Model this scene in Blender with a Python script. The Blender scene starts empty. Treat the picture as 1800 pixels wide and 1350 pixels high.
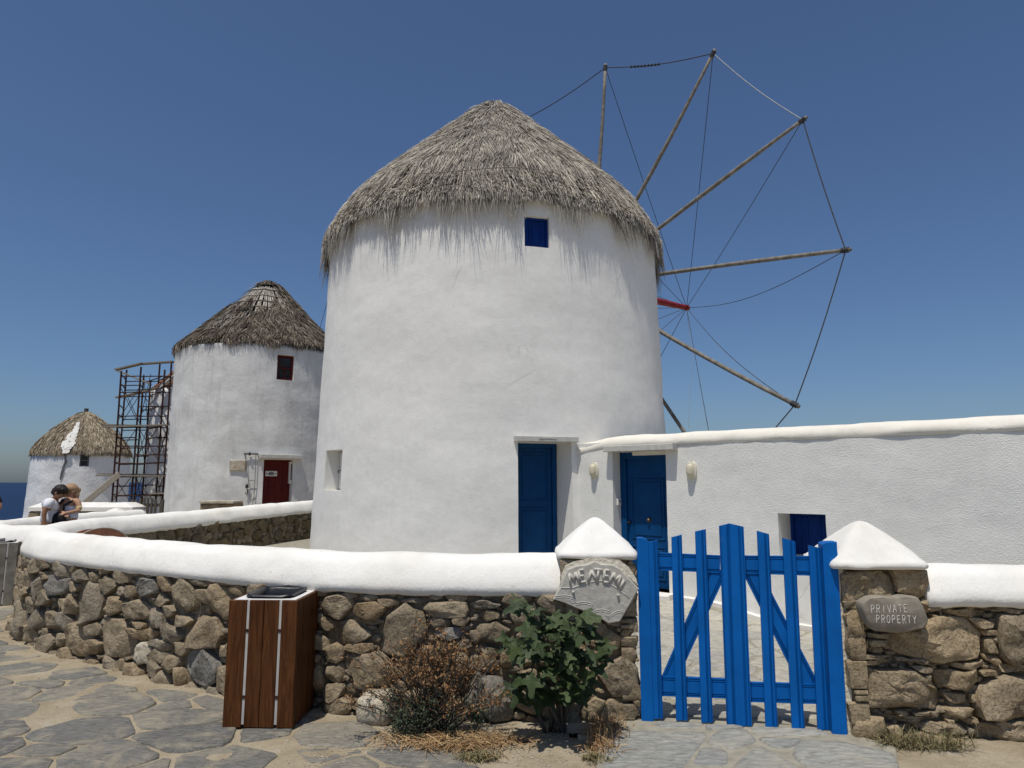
import bpy, math, random
import numpy as np
from mathutils import Vector, noise as mnoise
R = math.radians
random.seed(7)
rng = np.random.default_rng(7)
SC = bpy.context.scene
COL = SC.collection

# ------------------------------------------------------------------ camera, sky, sun
FPX = 1200.0
PITCH = math.atan(173 / FPX)
cam_d = bpy.data.cameras.new("camera")
cam_d.sensor_width = 36.0
cam_d.lens = FPX / 1800 * 36.0
cam_d.clip_start = 0.05
cam_d.clip_end = 60000
cam = bpy.data.objects.new("camera", cam_d)
cam.rotation_euler = (math.pi / 2 + PITCH, 0, 0)
COL.objects.link(cam)
SC.camera = cam

SUN_EL, SUN_AZ = R(70), R(207)          # azimuth from +Y towards +X
world = bpy.data.worlds.new("World")
SC.world = world
world.use_nodes = True
wn = world.node_tree
wn.nodes.clear()
sky = wn.nodes.new("ShaderNodeTexSky")
sky.sky_type = 'NISHITA'
sky.sun_disc = False
sky.sun_elevation = SUN_EL
sky.sun_rotation = SUN_AZ
sky.altitude = 0
sky.air_density = 0.95
sky.dust_density = 1.2
sky.ozone_density = 9.5
bg = wn.nodes.new("ShaderNodeBackground")
bg.inputs[1].default_value = 0.106
wo = wn.nodes.new("ShaderNodeOutputWorld")
wn.links.new(sky.outputs[0], bg.inputs[0])
wn.links.new(bg.outputs[0], wo.inputs[0])

sun_d = bpy.data.lights.new("sun", 'SUN')
sun_d.energy = 4.6
sun_d.angle = R(0.53)
sun_d.color = (1.0, 0.955, 0.875)
sun = bpy.data.objects.new("sun", sun_d)
to_sun = Vector((math.sin(SUN_AZ) * math.cos(SUN_EL), math.cos(SUN_AZ) * math.cos(SUN_EL), math.sin(SUN_EL)))
sun.rotation_euler = to_sun.to_track_quat('Z', 'Y').to_euler()
sun.location = (0, 0, 30)
COL.objects.link(sun)

SC.view_settings.view_transform = 'Standard'
SC.view_settings.look = 'None'
SC.view_settings.gamma = 1
SC.view_settings.use_curve_mapping = False
SC.view_settings.exposure = -0.35
SC.cycles.max_bounces = 6
SC.cycles.use_denoising = True

# ------------------------------------------------------------------ helpers
CP, SP = math.cos(PITCH), math.sin(PITCH)
def ray(px, py):
    """direction from the viewpoint through a point of the photograph (1800 x 1350)"""
    u, v = px - 900, 675 - py
    return Vector((u, FPX * CP - v * SP, FPX * SP + v * CP))
def at_y(px, py, Y):
    d = ray(px, py); return d * (Y / d.y)
def at_z(px, py, z):
    d = ray(px, py); return d * (z / d.z)
def at_plane(px, py, p0, n):
    d = ray(px, py); return d * (Vector(p0).dot(n) / d.dot(n))

def tag(o, label=None, cat=None, group=None, kind=None):
    if label: o['label'] = label
    if cat: o['category'] = cat
    if group: o['group'] = group
    if kind: o['kind'] = kind
    return o
def empty(name, loc, label=None, cat=None, group=None, rz=0):
    o = bpy.data.objects.new(name, None)
    o.empty_display_size = 0.2
    o.location = loc
    o.rotation_euler = (0, 0, rz)
    COL.objects.link(o)
    return tag(o, label, cat, group)
def root_loc(o):
    v = Vector((0, 0, 0))
    while o is not None:
        v += o.location; o = o.parent
    return v
def link_mesh(name, me, mat, parent=None, shift=True):
    o = bpy.data.objects.new(name, me)
    if mat: 
        if len(me.materials) == 0: me.materials.append(mat)
    if parent is not None:
        o.parent = parent
        if shift:
            me.transform(__import__('mathutils').Matrix.Translation(-root_loc(parent)))
    COL.objects.link(o)
    return o

class Fr:
    """local frame: a along r, b along u, c along n"""
    def __init__(s, o, r, u=(0, 0, 1), n=None):
        s.o = Vector(o); s.r = Vector(r).normalized(); s.u = Vector(u).normalized()
        s.n = Vector(n).normalized() if n is not None else s.r.cross(s.u)
    def __call__(s, a, b, c=0.0):
        return s.o + s.r * a + s.u * b + s.n * c
    def ab(s, px, py, c=0.0):
        p = at_plane(px, py, s.o + s.n * c, s.n) - s.o
        return p.dot(s.r), p.dot(s.u)
WORLD = Fr((0, 0, 0), (1, 0, 0), (0, 0, 1), (0, -1, 0))

class MB:
    def __init__(s): s.v = []; s.f = []
    def add(s, vs, fs):
        k = len(s.v); s.v += [tuple(v) for v in vs]; s.f += [tuple(i + k for i in f) for f in fs]
    def box(s, fr, a0, a1, b0, b1, c0, c1, bev=0.0):
        if bev <= 0:
            vs = [fr(a, b, c) for c in (c0, c1) for b in (b0, b1) for a in (a0, a1)]
            s.add(vs, [(0, 2, 3, 1), (4, 5, 7, 6), (0, 1, 5, 4), (2, 6, 7, 3), (0, 4, 6, 2), (1, 3, 7, 5)])
        else:
            e = bev
            ring0 = [(a0, b0), (a1, b0), (a1, b1), (a0, b1)]
            vs = [fr(a, b, c0) for a, b in ring0] + [fr(a, b, c1 - e) for a, b in ring0]
            vs += [fr(a, b, c1) for a, b in [(a0 + e, b0 + e), (a1 - e, b0 + e), (a1 - e, b1 - e), (a0 + e, b1 - e)]]
            fs = [(3, 2, 1, 0), (8, 9, 10, 11)]
            for k in range(4):
                j = (k + 1) % 4
                fs += [(k, j, j + 4, k + 4), (k + 4, j + 4, j + 8, k + 8)]
            s.add(vs, fs)
    def prism(s, fr, poly, c0, c1, bev=0.0):
        """extrude outline (a,b) from c0 (back) to c1 (front), optional bevelled front edge"""
        n = len(poly)
        cx = sum(p[0] for p in poly) / n; cy = sum(p[1] for p in poly) / n
        vs = [fr(a, b, c0) for a, b in poly] + [fr(a, b, c1 - bev) for a, b in poly]
        fs = [tuple(range(n))[::-1]]
        for k in range(n):
            j = (k + 1) % n; fs.append((k, j, j + n, k + n))
        if bev > 0:
            ins = []
            for a, b in poly:
                d = math.hypot(a - cx, b - cy) + 1e-6
                q = max(0.0, 1 - bev / d); ins.append((cx + (a - cx) * q, cy + (b - cy) * q))
            vs += [fr(a, b, c1) for a, b in ins]
            for k in range(n):
                j = (k + 1) % n; fs.append((k + n, j + n, j + 2 * n, k + 2 * n))
            fs.append(tuple(range(2 * n, 3 * n)))
        else:
            fs.append(tuple(range(n, 2 * n)))
        s.add(vs, fs)
    def tube(s, pts, rad, seg=6, cap=True):
        pts = [Vector(p) for p in pts]
        if not hasattr(rad, '__len__'): rad = [rad] * len(pts)
        k0 = len(s.v); up = None
        for i, p in enumerate(pts):
            t = (pts[min(i + 1, len(pts) - 1)] - pts[max(i - 1, 0)]).normalized()
            if up is None:
                up = Vector((0, 0, 1)) if abs(t.z) < .9 else Vector((1, 0, 0))
            a = t.cross(up).normalized(); b = a.cross(t).normalized(); up = b
            for k in range(seg):
                w = 2 * math.pi * k / seg
                s.v.append(tuple(p + (a * math.cos(w) + b * math.sin(w)) * rad[i]))
        for i in range(len(pts) - 1):
            for k in range(seg):
                j = (k + 1) % seg
                s.f.append((k0 + i * seg + k, k0 + i * seg + j, k0 + (i + 1) * seg + j, k0 + (i + 1) * seg + k))
        if cap:
            s.f.append(tuple(k0 + k for k in range(seg))[::-1])
            e = k0 + (len(pts) - 1) * seg
            s.f.append(tuple(e + k for k in range(seg)))
    def build(s, name, mat, parent=None, smooth=False, shift=True):
        me = bpy.data.meshes.new(name)
        me.from_pydata(s.v, [], s.f)
        if smooth: me.polygons.foreach_set('use_smooth', [True] * len(me.polygons))
        me.update()
        return link_mesh(name, me, mat, parent, shift)
def smooth_angle(o, deg=40):
    me = o.data
    me.polygons.foreach_set('use_smooth', [True] * len(me.polygons))
    try: me.set_sharp_from_angle(angle=R(deg))
    except Exception: pass
def nz(x, y=0, z=0, s=1.0):
    return mnoise.noise(Vector((x * s, y * s, z * s)))

# ------------------------------------------------------------------ materials
def new_mat(name):
    m = bpy.data.materials.new(name); m.use_nodes = True
    nt = m.node_tree; nt.nodes.clear()
    out = nt.nodes.new('ShaderNodeOutputMaterial'); b = nt.nodes.new('ShaderNodeBsdfPrincipled')
    nt.links.new(b.outputs[0], out.inputs[0])
    return m, nt, b
def N(nt, t, **kw):
    n = nt.nodes.new(t)
    for k, v in kw.items():
        if k.startswith('i_'): n.inputs[k[2:].replace('_', ' ')].default_value = v
        else: setattr(n, k, v)
    return n
def coords(nt, scale=(1, 1, 1), kind='Object', rand=0):
    tc = N(nt, 'ShaderNodeTexCoord'); mp = N(nt, 'ShaderNodeMapping')
    mp.inputs['Scale'].default_value = scale
    nt.links.new(tc.outputs[kind], mp.inputs[0])
    if rand:
        oi = N(nt, 'ShaderNodeObjectInfo'); mu = N(nt, 'ShaderNodeMath', operation='MULTIPLY')
        mu.inputs[1].default_value = rand; nt.links.new(oi.outputs['Random'], mu.inputs[0])
        nt.links.new(mu.outputs[0], mp.inputs['Location'])
    return mp.outputs[0]
def noise_tex(nt, co, scale, detail=4, rough=.55, dist=0.0):
    n = N(nt, 'ShaderNodeTexNoise'); n.inputs['Scale'].default_value = scale
    n.inputs['Detail'].default_value = detail; n.inputs['Roughness'].default_value = rough
    n.inputs['Distortion'].default_value = dist
    nt.links.new(co, n.inputs['Vector']); return n.outputs['Fac']
def ramp(nt, fac, stops, interp='LINEAR'):
    r = N(nt, 'ShaderNodeValToRGB'); r.color_ramp.interpolation = interp
    e = r.color_ramp.elements
    while len(e) < len(stops): e.new(.5)
    for i, (p, c) in enumerate(stops):
        e[i].position = p; e[i].color = (*c, 1) if len(c) == 3 else c
    nt.links.new(fac, r.inputs[0]); return r.outputs[0]
def mix(nt, a, b, fac, blend='MIX'):
    m = N(nt, 'ShaderNodeMix', data_type='RGBA', blend_type=blend)
    for k, v in ((0, fac), (6, a), (7, b)):
        if isinstance(v, (int, float)): m.inputs[k].default_value = v
        elif isinstance(v, tuple): m.inputs[k].default_value = (*v, 1)
        else: nt.links.new(v, m.inputs[k])
    return m.outputs[2]
def bump(nt, bsdf, h, dist=.01, strength=1.0, prev=None):
    b = N(nt, 'ShaderNodeBump'); b.inputs['Distance'].default_value = dist; b.inputs['Strength'].default_value = strength
    nt.links.new(h, b.inputs['Height'])
    if prev is not None: nt.links.new(prev, b.inputs['Normal'])
    nt.links.new(b.outputs[0], bsdf.inputs['Normal']); return b.outputs[0]
def plain(name, col, rough=.6, metal=0, var=.15, scale=8, bumpd=0, spec=.3, stretch=(1, 1, 1), detail=4):
    m, nt, b = new_mat(name)
    co = coords(nt, stretch)
    f = noise_tex(nt, co, scale, detail)
    c0 = tuple(x * (1 - var) for x in col); c1 = tuple(min(1, x * (1 + var)) for x in col)
    nt.links.new(ramp(nt, f, [(.3, c0), (.7, c1)]), b.inputs['Base Color'])
    b.inputs['Roughness'].default_value = rough; b.inputs['Metallic'].default_value = metal
    b.inputs['Specular IOR Level'].default_value = spec
    if bumpd: bump(nt, b, f, bumpd)
    return m

def plaster(name, base, stain, amt=.5, grain=.004, gscale=70, lump=.01, spots=None, drip=0, cracks=0):
    m, nt, b = new_mat(name)
    co = coords(nt)
    big = noise_tex(nt, co, 1.1, 6, .6, .6)
    fac = ramp(nt, big, [(.42, (0, 0, 0)), (.72, (amt, amt, amt))])
    col = mix(nt, base, stain, fac)
    if drip:
        cd = coords(nt, (3.5, 3.5, .35))
        dn = noise_tex(nt, cd, 1.6, 5, .65)
        col = mix(nt, col, tuple(x * .78 for x in stain), ramp(nt, dn, [(.52, (0, 0, 0)), (.8, (drip, drip, drip))]))
    med = noise_tex(nt, co, 9, 5, .6)
    col = mix(nt, col, (.93, .93, .92), ramp(nt, med, [(.3, (1, 1, 1)), (.7, (0, 0, 0))]), 'MULTIPLY')
    if spots:
        sp = noise_tex(nt, co, 14, 3, .5)
        col = mix(nt, col, spots, ramp(nt, sp, [(.70, (0, 0, 0)), (.76, (.6, .6, .6))]))
    if cracks:
        vo = N(nt, 'ShaderNodeTexVoronoi', feature='DISTANCE_TO_EDGE'); vo.inputs['Scale'].default_value = cracks
        ws = noise_tex(nt, co, 3, 5, .6); mv = N(nt, 'ShaderNodeVectorMath', operation='MULTIPLY_ADD')
        cx = N(nt, 'ShaderNodeCombineXYZ'); [nt.links.new(ws, cx.inputs[k]) for k in range(3)]
        nt.links.new(cx.outputs[0], mv.inputs[0]); mv.inputs[1].default_value = (.5, .5, .5); nt.links.new(co, mv.inputs[2]); nt.links.new(mv.outputs[0], vo.inputs['Vector'])
        ln_ = ramp(nt, vo.outputs['Distance'], [(.003, (1, 1, 1)), (.009, (0, 0, 0))])
        mk = ramp(nt, noise_tex(nt, co, .9, 3, .5), [(.58, (0, 0, 0)), (.66, (.32, .32, .32))])
        col = mix(nt, col, (.36, .34, .31), mix(nt, ln_, mk, 1.0, 'MULTIPLY'))
    nt.links.new(col, b.inputs['Base Color'])
    b.inputs['Roughness'].default_value = .9; b.inputs['Specular IOR Level'].default_value = .15
    g = noise_tex(nt, co, gscale, 3, .6)
    l = noise_tex(nt, co, 5, 4, .55)
    p = bump(nt, b, l, lump, .8)
    bump(nt, b, g, grain, 1.0, p)
    return m
M = {}
M['plaster'] = plaster('white_plaster', (.82, .80, .755), (.72, .70, .65), .45, .003, 60, .008, drip=.14, cracks=.6)
M['stucco'] = plaster('white_stucco', (.78, .765, .72), (.69, .675, .63), .4, .007, 62, .006, cracks=.7)
M['coping'] = plaster('whitewash', (.83, .81, .76), (.68, .64, .56), .75, .0025, 50, .010, spots=(.56, .51, .43), cracks=1.3)
M['cream'] = plaster('cream_whitewash', (.80, .76, .67), (.71, .655, .55), .7, .002, 60, .012)
M['old_plaster'] = plaster('weathered_plaster', (.72, .715, .69), (.53, .525, .50), .8, .003, 40, .016, drip=.6, spots=(.42, .41, .38), cracks=.8)
M['far_plaster'] = plaster('far_plaster', (.80, .795, .78), (.64, .64, .63), .7, .004, 10, .035, drip=.3)

def stone_mat(name, stops, fine=26, rough_d=.026, speck=.35, rand=37.0):
    m, nt, b = new_mat(name)
    oi = N(nt, 'ShaderNodeObjectInfo')
    co = coords(nt, rand=rand)
    base = ramp(nt, oi.outputs['Random'], stops)
    n1 = noise_tex(nt, co, 5, 6, .65, .4)
    col = mix(nt, base, (.45, .42, .38), ramp(nt, n1, [(.35, (.8, .8, .8)), (.6, (0, 0, 0))]), 'MULTIPLY')
    n2 = noise_tex(nt, co, fine * 2.2, 4, .75)
    col = mix(nt, col, (.30, .27, .23), ramp(nt, n2, [(.34, (speck * 1.6,) * 3), (.52, (0, 0, 0))]), 'MULTIPLY')
    col = mix(nt, col, (.52, .46, .35), ramp(nt, n2, [(.56, (0, 0, 0)), (.74, (speck,) * 3)]))
    n4 = noise_tex(nt, co, 2.6, 5, .6)
    col = mix(nt, col, (.30, .20, .10), ramp(nt, n4, [(.55, (0, 0, 0)), (.75, (.35, .35, .35))]))
    nt.links.new(col, b.inputs['Base Color'])
    b.inputs['Roughness'].default_value = .92; b.inputs['Specular IOR Level'].default_value = .2
    n3 = noise_tex(nt, co, fine, 6, .7)
    p = bump(nt, b, n3, rough_d, 1.0)
    n5 = noise_tex(nt, co, 7, 4, .6, .5)
    bump(nt, b, n5, .03, .8, p)
    return m
M['stone'] = stone_mat('rubble_stone', [(0, (.28, .235, .17)), (.2, (.43, .35, .24)), (.4, (.36, .295, .205)), (.55, (.46, .365, .24)), (.7, (.32, .28, .22)), (.85, (.44, .335, .21)), (1, (.38, .315, .22))])
M['warm_stone'] = stone_mat('warm_rubble_stone', [(0, (.43, .345, .22)), (.3, (.53, .415, .26)), (.5, (.39, .325, .235)), (.75, (.56, .43, .26)), (1, (.46, .37, .25))], 26, .03, .5)
M['grey_stone'] = stone_mat('grey_stone', [(0, (.26, .25, .225)), (1, (.34, .32, .28))], 22, .02, .45)
M['pale_stone'] = stone_mat('pale_stone', [(0, (.55, .49, .38)), (1, (.62, .56, .44))], 30, .015, .25)
M['shade_stone'] = stone_mat('shaded_rubble_stone', [(0, (.16, .125, .075)), (.5, (.22, .17, .10)), (1, (.19, .16, .115))], 20, .02, .2)  # rubble stone coloured darker to carry the shade of the inner face
M['mortar'] = plain('dry_mortar', (.20, .165, .115), .95, var=.4, scale=30, bumpd=.02)
M['lime_mortar'] = plain('lime_mortar', (.70, .645, .52), .95, var=.15, scale=40, bumpd=.01)
M['slab_stone'] = plain('carved_stone', (.47, .445, .39), .85, var=.14, scale=24, bumpd=.006, detail=8)
M['slab_relief'] = plain('carved_relief', (.56, .535, .475), .85, var=.1, scale=40, bumpd=.003)
M['river_stone'] = plain('brown_slab', (.25, .22, .175), .85, var=.2, scale=16, bumpd=.006, detail=8)
M['chalk'] = plain('white_lettering', (.72, .70, .64), .9, var=.08, scale=60)

def flag_mat(name, stops, dust, dustamt, streak=(3, 9, 3)):
    m, nt, b = new_mat(name)
    oi = N(nt, 'ShaderNodeObjectInfo')
    co = coords(nt, rand=19.0); cs = coords(nt, streak, rand=11.0)
    base = ramp(nt, oi.outputs['Random'], stops)
    s1 = noise_tex(nt, cs, 6.0, 10, .74, .7)
    col = mix(nt, base, (.5, .5, .5), ramp(nt, s1, [(.36, (.9, .9, .9)), (.56, (0, 0, 0))]), 'MULTIPLY')
    col = mix(nt, col, (.42, .41, .38), ramp(nt, s1, [(.56, (0, 0, 0)), (.8, (.6, .6, .6))]))
    d1 = noise_tex(nt, co, 3.2, 7, .68, .8)
    col = mix(nt, col, dust, ramp(nt, d1, [(.48, (0, 0, 0)), (.66, (dustamt,) * 3)]))
    nt.links.new(col, b.inputs['Base Color'])
    b.inputs['Roughness'].default_value = .75; b.inputs['Specular IOR Level'].default_value = .25
    p = bump(nt, b, s1, .028, 1.0)
    bump(nt, b, noise_tex(nt, co, 40, 4, .7), .003, .8, p)
    return m
M['slate'] = flag_mat('grey_slate', [(0, (.225, .218, .198)), (.35, (.315, .297, .255)), (.6, (.245, .237, .217)), (.8, (.36, .33, .27)), (1, (.28, .267, .235))], (.47, .41, .30), .95)
M['pale_flag'] = flag_mat('pale_flagstone', [(0, (.52, .495, .41)), (.5, (.60, .57, .475)), (1, (.47, .455, .40))], (.62, .57, .45), .6, (2, 5, 2))
M['step_flag'] = flag_mat('threshold_flagstone', [(0, (.40, .40, .36)), (.5, (.49, .48, .425)), (1, (.37, .37, .345))], (.54, .49, .38), .6, (2, 5, 2))

def sand_mat():
    m, nt, b = new_mat('dusty_sand')
    co = coords(nt)
    n1 = noise_tex(nt, co, 3.5, 6, .65); n2 = noise_tex(nt, co, 90, 4, .7)
    col = ramp(nt, n1, [(.3, (.29, .235, .155)), (.55, (.385, .325, .23)), (.75, (.46, .41, .315))])
    col = mix(nt, col, (.55, .5, .42), ramp(nt, n2, [(.3, (.8, .8, .8)), (.5, (0, 0, 0))]), 'MULTIPLY')
    nt.links.new(col, b.inputs['Base Color']); b.inputs['Roughness'].default_value = .95
    b.inputs['Specular IOR Level'].default_value = .1
    p = bump(nt, b, n2, .008, 1.0); bump(nt, b, noise_tex(nt, co, 14, 5, .6), .02, .8, p)
    return m
M['sand'] = sand_mat()
M['grout'] = plain('pale_grout', (.29, .268, .21), .95, var=.2, scale=12, bumpd=.01)

def strand_mat(name, stops):
    m, nt, b = new_mat(name)
    at = N(nt, 'ShaderNodeAttribute', attribute_name='tone')
    nt.links.new(ramp(nt, at.outputs['Fac'], stops), b.inputs['Base Color'])
    b.inputs['Roughness'].default_value = .8; b.inputs['Specular IOR Level'].default_value = .2
    return m
M['thatch'] = strand_mat('grey_thatch', [(0, (.12, .105, .085)), (.35, (.33, .295, .245)), (.7, (.50, .455, .385)), (1, (.66, .595, .48))])
M['thatch_tip'] = strand_mat('grey_thatch_tips', [(0, (.12, .11, .095)), (.4, (.24, .22, .19)), (.8, (.36, .335, .29)), (1, (.45, .42, .36))])
M['brown_thatch'] = strand_mat('brown_thatch', [(0, (.045, .036, .027)), (.4, (.13, .105, .08)), (.75, (.24, .20, .155)), (1, (.36, .31, .245))])
M['reed_thatch'] = strand_mat('reed_thatch', [(0, (.12, .095, .065)), (.45, (.27, .22, .15)), (.8, (.38, .315, .225)), (1, (.48, .41, .31))])
M['straw'] = strand_mat('dry_straw', [(0, (.16, .09, .04)), (.5, (.34, .21, .10)), (1, (.50, .37, .20))])
M['dry_leaf'] = strand_mat('dry_shrub', [(0, (.11, .048, .02)), (.5, (.26, .14, .06)), (1, (.38, .24, .115))])
M['small_leaf'] = strand_mat('small_green_leaf', [(0, (.025, .035, .02)), (.5, (.06, .08, .045)), (1, (.11, .13, .08))])
M['grass'] = strand_mat('grass_blade', [(0, (.07, .075, .03)), (.4, (.17, .15, .075)), (1, (.36, .28, .15))])
M['under_thatch'] = plain('thatch_base', (.13, .115, .09), .95, var=.4, scale=20, bumpd=.03, stretch=(6, 6, 1))
M['roof_void'] = plain('roof_void_shade', (.035, .03, .025), .95, var=.4, scale=20)  # shade of the void behind the laths, painted near black
M['lath'] = plain('grey_lath', (.42, .385, .32), .85, var=.35, scale=9)
M['grey_wood'] = plain('weathered_wood', (.20, .18, .15), .85, var=.4, scale=3, bumpd=.003, stretch=(3, 3, 3), detail=8)
M['plank'] = plain('grey_plank', (.24, .21, .17), .9, var=.35, scale=5, bumpd=.004, stretch=(2, 8, 8))
M['dark_wood'] = plain('dark_weathered_wood', (.085, .075, .06), .9, var=.4, scale=7, bumpd=.004, stretch=(8, 8, 1))
def varnish():
    m, nt, b = new_mat('varnished_brown_wood')
    oi = N(nt, 'ShaderNodeObjectInfo')
    co = coords(nt, (14, 14, 1.1), rand=23.0)
    g = noise_tex(nt, co, 2.2, 8, .65, 1.6)
    base = ramp(nt, g, [(.28, (.036, .012, .0035)), (.5, (.092, .033, .010)), (.68, (.15, .058, .019))])
    tone = ramp(nt, oi.outputs['Random'], [(0, (.75, .72, .7)), (1, (1.0, 1.0, 1.0))])
    col = mix(nt, base, tone, 1.0, 'MULTIPLY')
    sc = noise_tex(nt, coords(nt, (60, 60, 2)), 2, 2, .5)
    col = mix(nt, col, (.26, .16, .09), ramp(nt, sc, [(.72, (0, 0, 0)), (.8, (.4, .4, .4))]))
    nt.links.new(col, b.inputs['Base Color']); b.inputs['Roughness'].default_value = .55
    b.inputs['Specular IOR Level'].default_value = .15
    bump(nt, b, g, .002, .7)
    return m
M['varnish'] = varnish()
def paint(name, col, rough=.45):
    m, nt, b = new_mat(name)
    co = coords(nt)
    n1 = noise_tex(nt, co, 4, 6, .6)
    c = ramp(nt, n1, [(.25, tuple(x * .78 for x in col)), (.75, tuple(x * 1.16 for x in col))])
    n3 = noise_tex(nt, coords(nt, (26, 26, 1.2)), 2.5, 6, .65)
    c = mix(nt, c, tuple(x * .72 for x in col), ramp(nt, n3, [(.55, (0, 0, 0)), (.75, (.7, .7, .7))]))
    n4 = noise_tex(nt, coords(nt, (9, 9, 3)), 3.2, 6, .7)
    c = mix(nt, c, (.30, .31, .30), ramp(nt, n4, [(.715, (0, 0, 0)), (.735, (.75, .75, .75))]))
    n2 = noise_tex(nt, coords(nt, (1, 1, .5)), 34, 5, .6)
    c = mix(nt, c, tuple(min(1, x * 1.2 + .12) for x in col), ramp(nt, n2, [(.74, (0, 0, 0)), (.80, (.8, .8, .8))]))
    nt.links.new(c, b.inputs['Base Color']); b.inputs['Roughness'].default_value = rough
    b.inputs['Specular IOR Level'].default_value = .15
    bump(nt, b, noise_tex(nt, coords(nt, (30, 30, 2)), 3, 4, .6), .0012, .7)
    return m
M['blue'] = paint('blue_paint', (.001, .115, .42), .5)
M['shaded_door_blue'] = paint('shaded_door_blue_paint', (.001, .05, .16))  # gate blue darkened: recess shade put into the door colour
M['shaded_shutter_blue'] = paint('shaded_shutter_blue_paint', (.002, .030, .19))  # same blue with the shade of the window recess in its colour
M['dark_red'] = paint('dark_red_paint', (.10, .012, .010))
M['red'] = paint('red_paint', (.26, .018, .016))
M['rust'] = plain('rusty_steel', (.045, .021, .016), .9, var=.45, scale=10)
M['rust_red'] = plain('rust_red_wood', (.27, .115, .062), .8, var=.25, scale=9, bumpd=.004)
M['rope'] = plain('rope', (.06, .06, .065), .9, var=.3, scale=20)
M['pale_rope'] = plain('pale_rope', (.36, .38, .42), .9, var=.2, scale=20)
M['black'] = plain('black_plastic', (.012, .012, .014), .4, var=.3, scale=6, spec=.5)
M['iron'] = plain('dark_iron', (.03, .028, .026), .7, var=.3, scale=20)
M['white'] = plain('white_enamel', (.72, .70, .66), .5, var=.06, scale=10)
M['strip'] = plain('pale_strip', (.50, .475, .44), .7, var=.12, scale=14)
M['grey_paint'] = plain('grey_print', (.18, .18, .18), .7, var=.1, scale=10)
M['marble'] = plain('marble_lintel', (.50, .485, .44), .8, var=.14, scale=11, bumpd=.004, detail=8)
M['lamp_glass'] = plain('cream_diffuser', (.60, .54, .40), .35, var=.05, scale=10, spec=.5)
M['lamp_body'] = plain('cream_housing', (.66, .62, .52), .6, var=.06, scale=10)
M['brass'] = plain('aged_brass', (.22, .17, .09), .45, metal=.6, var=.2, scale=20)
M['pane'] = plain('dark_glass', (.02, .022, .025), .08, var=.2, scale=3, spec=.5)
M['skin'] = plain('skin', (.42, .235, .15), .6, var=.06, scale=12)
M['tan_skin'] = plain('tanned_skin', (.32, .16, .09), .6, var=.06, scale=12)
M['hair_dark'] = plain('dark_hair', (.018, .012, .009), .6, var=.4, scale=40, bumpd=.004)
M['hair_fair'] = plain('fair_hair', (.36, .22, .12), .6, var=.3, scale=40, bumpd=.004)
M['tshirt'] = plain('white_cotton', (.70, .70, .73), .9, var=.05, scale=20, bumpd=.004)
M['trousers'] = plain('pale_cloth', (.55, .55, .58), .9, var=.08, scale=20)
M['dress'] = plain('pale_blue_cloth', (.55, .60, .72), .9, var=.25, scale=18)
M['black_cloth'] = plain('black_cloth', (.014, .014, .016), .8, var=.3, scale=20)
M['yellow'] = plain('yellow_band', (.55, .45, .20), .6, var=.1, scale=20)
def leaf_mat():
    m, nt, b = new_mat('fig_leaf')
    oi = N(nt, 'ShaderNodeObjectInfo')
    c = ramp(nt, oi.outputs['Random'], [(0, (.030, .048, .018)), (.5, (.055, .082, .030)), (1, (.085, .115, .048))])
    n1 = noise_tex(nt, coords(nt, rand=9.0), 22, 4, .6)
    c = mix(nt, c, (.7, .72, .6), ramp(nt, n1, [(.35, (.6, .6, .6)), (.6, (0, 0, 0))]), 'MULTIPLY')
    nt.links.new(c, b.inputs['Base Color']); b.inputs['Roughness'].default_value = .55
    b.inputs['Specular IOR Level'].default_value = .3
    tr = N(nt, 'ShaderNodeBsdfTranslucent'); tr.inputs[0].default_value = (.06, .11, .02, 1)
    ms = N(nt, 'ShaderNodeMixShader'); ms.inputs[0].default_value = .18
    out = [n for n in nt.nodes if n.type == 'OUTPUT_MATERIAL'][0]
    nt.links.new(b.outputs[0], ms.inputs[1]); nt.links.new(tr.outputs[0], ms.inputs[2]); nt.links.new(ms.outputs[0], out.inputs[0])
    bump(nt, b, n1, .003, .8)
    return m
M['fig'] = leaf_mat()
def sea_mat():
    m, nt, b = new_mat('sea_water')
    co = coords(nt, (1, .35, 1))
    n1 = noise_tex(nt, co, .05, 8, .7, .4); n2 = noise_tex(nt, coords(nt, (.25, 1, 1)), .09, 6, .75)
    col = ramp(nt, n1, [(.3, (.004, .014, .05)), (.7, (.008, .026, .08))])
    col = mix(nt, col, (.6, .65, .7), ramp(nt, n2, [(.72, (0, 0, 0)), (.76, (1, 1, 1))]))
    nt.links.new(col, b.inputs['Base Color']); b.inputs['Roughness'].default_value = .45
    b.inputs['Specular IOR Level'].default_value = .15
    bump(nt, b, noise_tex(nt, co, .6, 5, .7), 1.0, .8)
    return m
M['sea'] = sea_mat()

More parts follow.
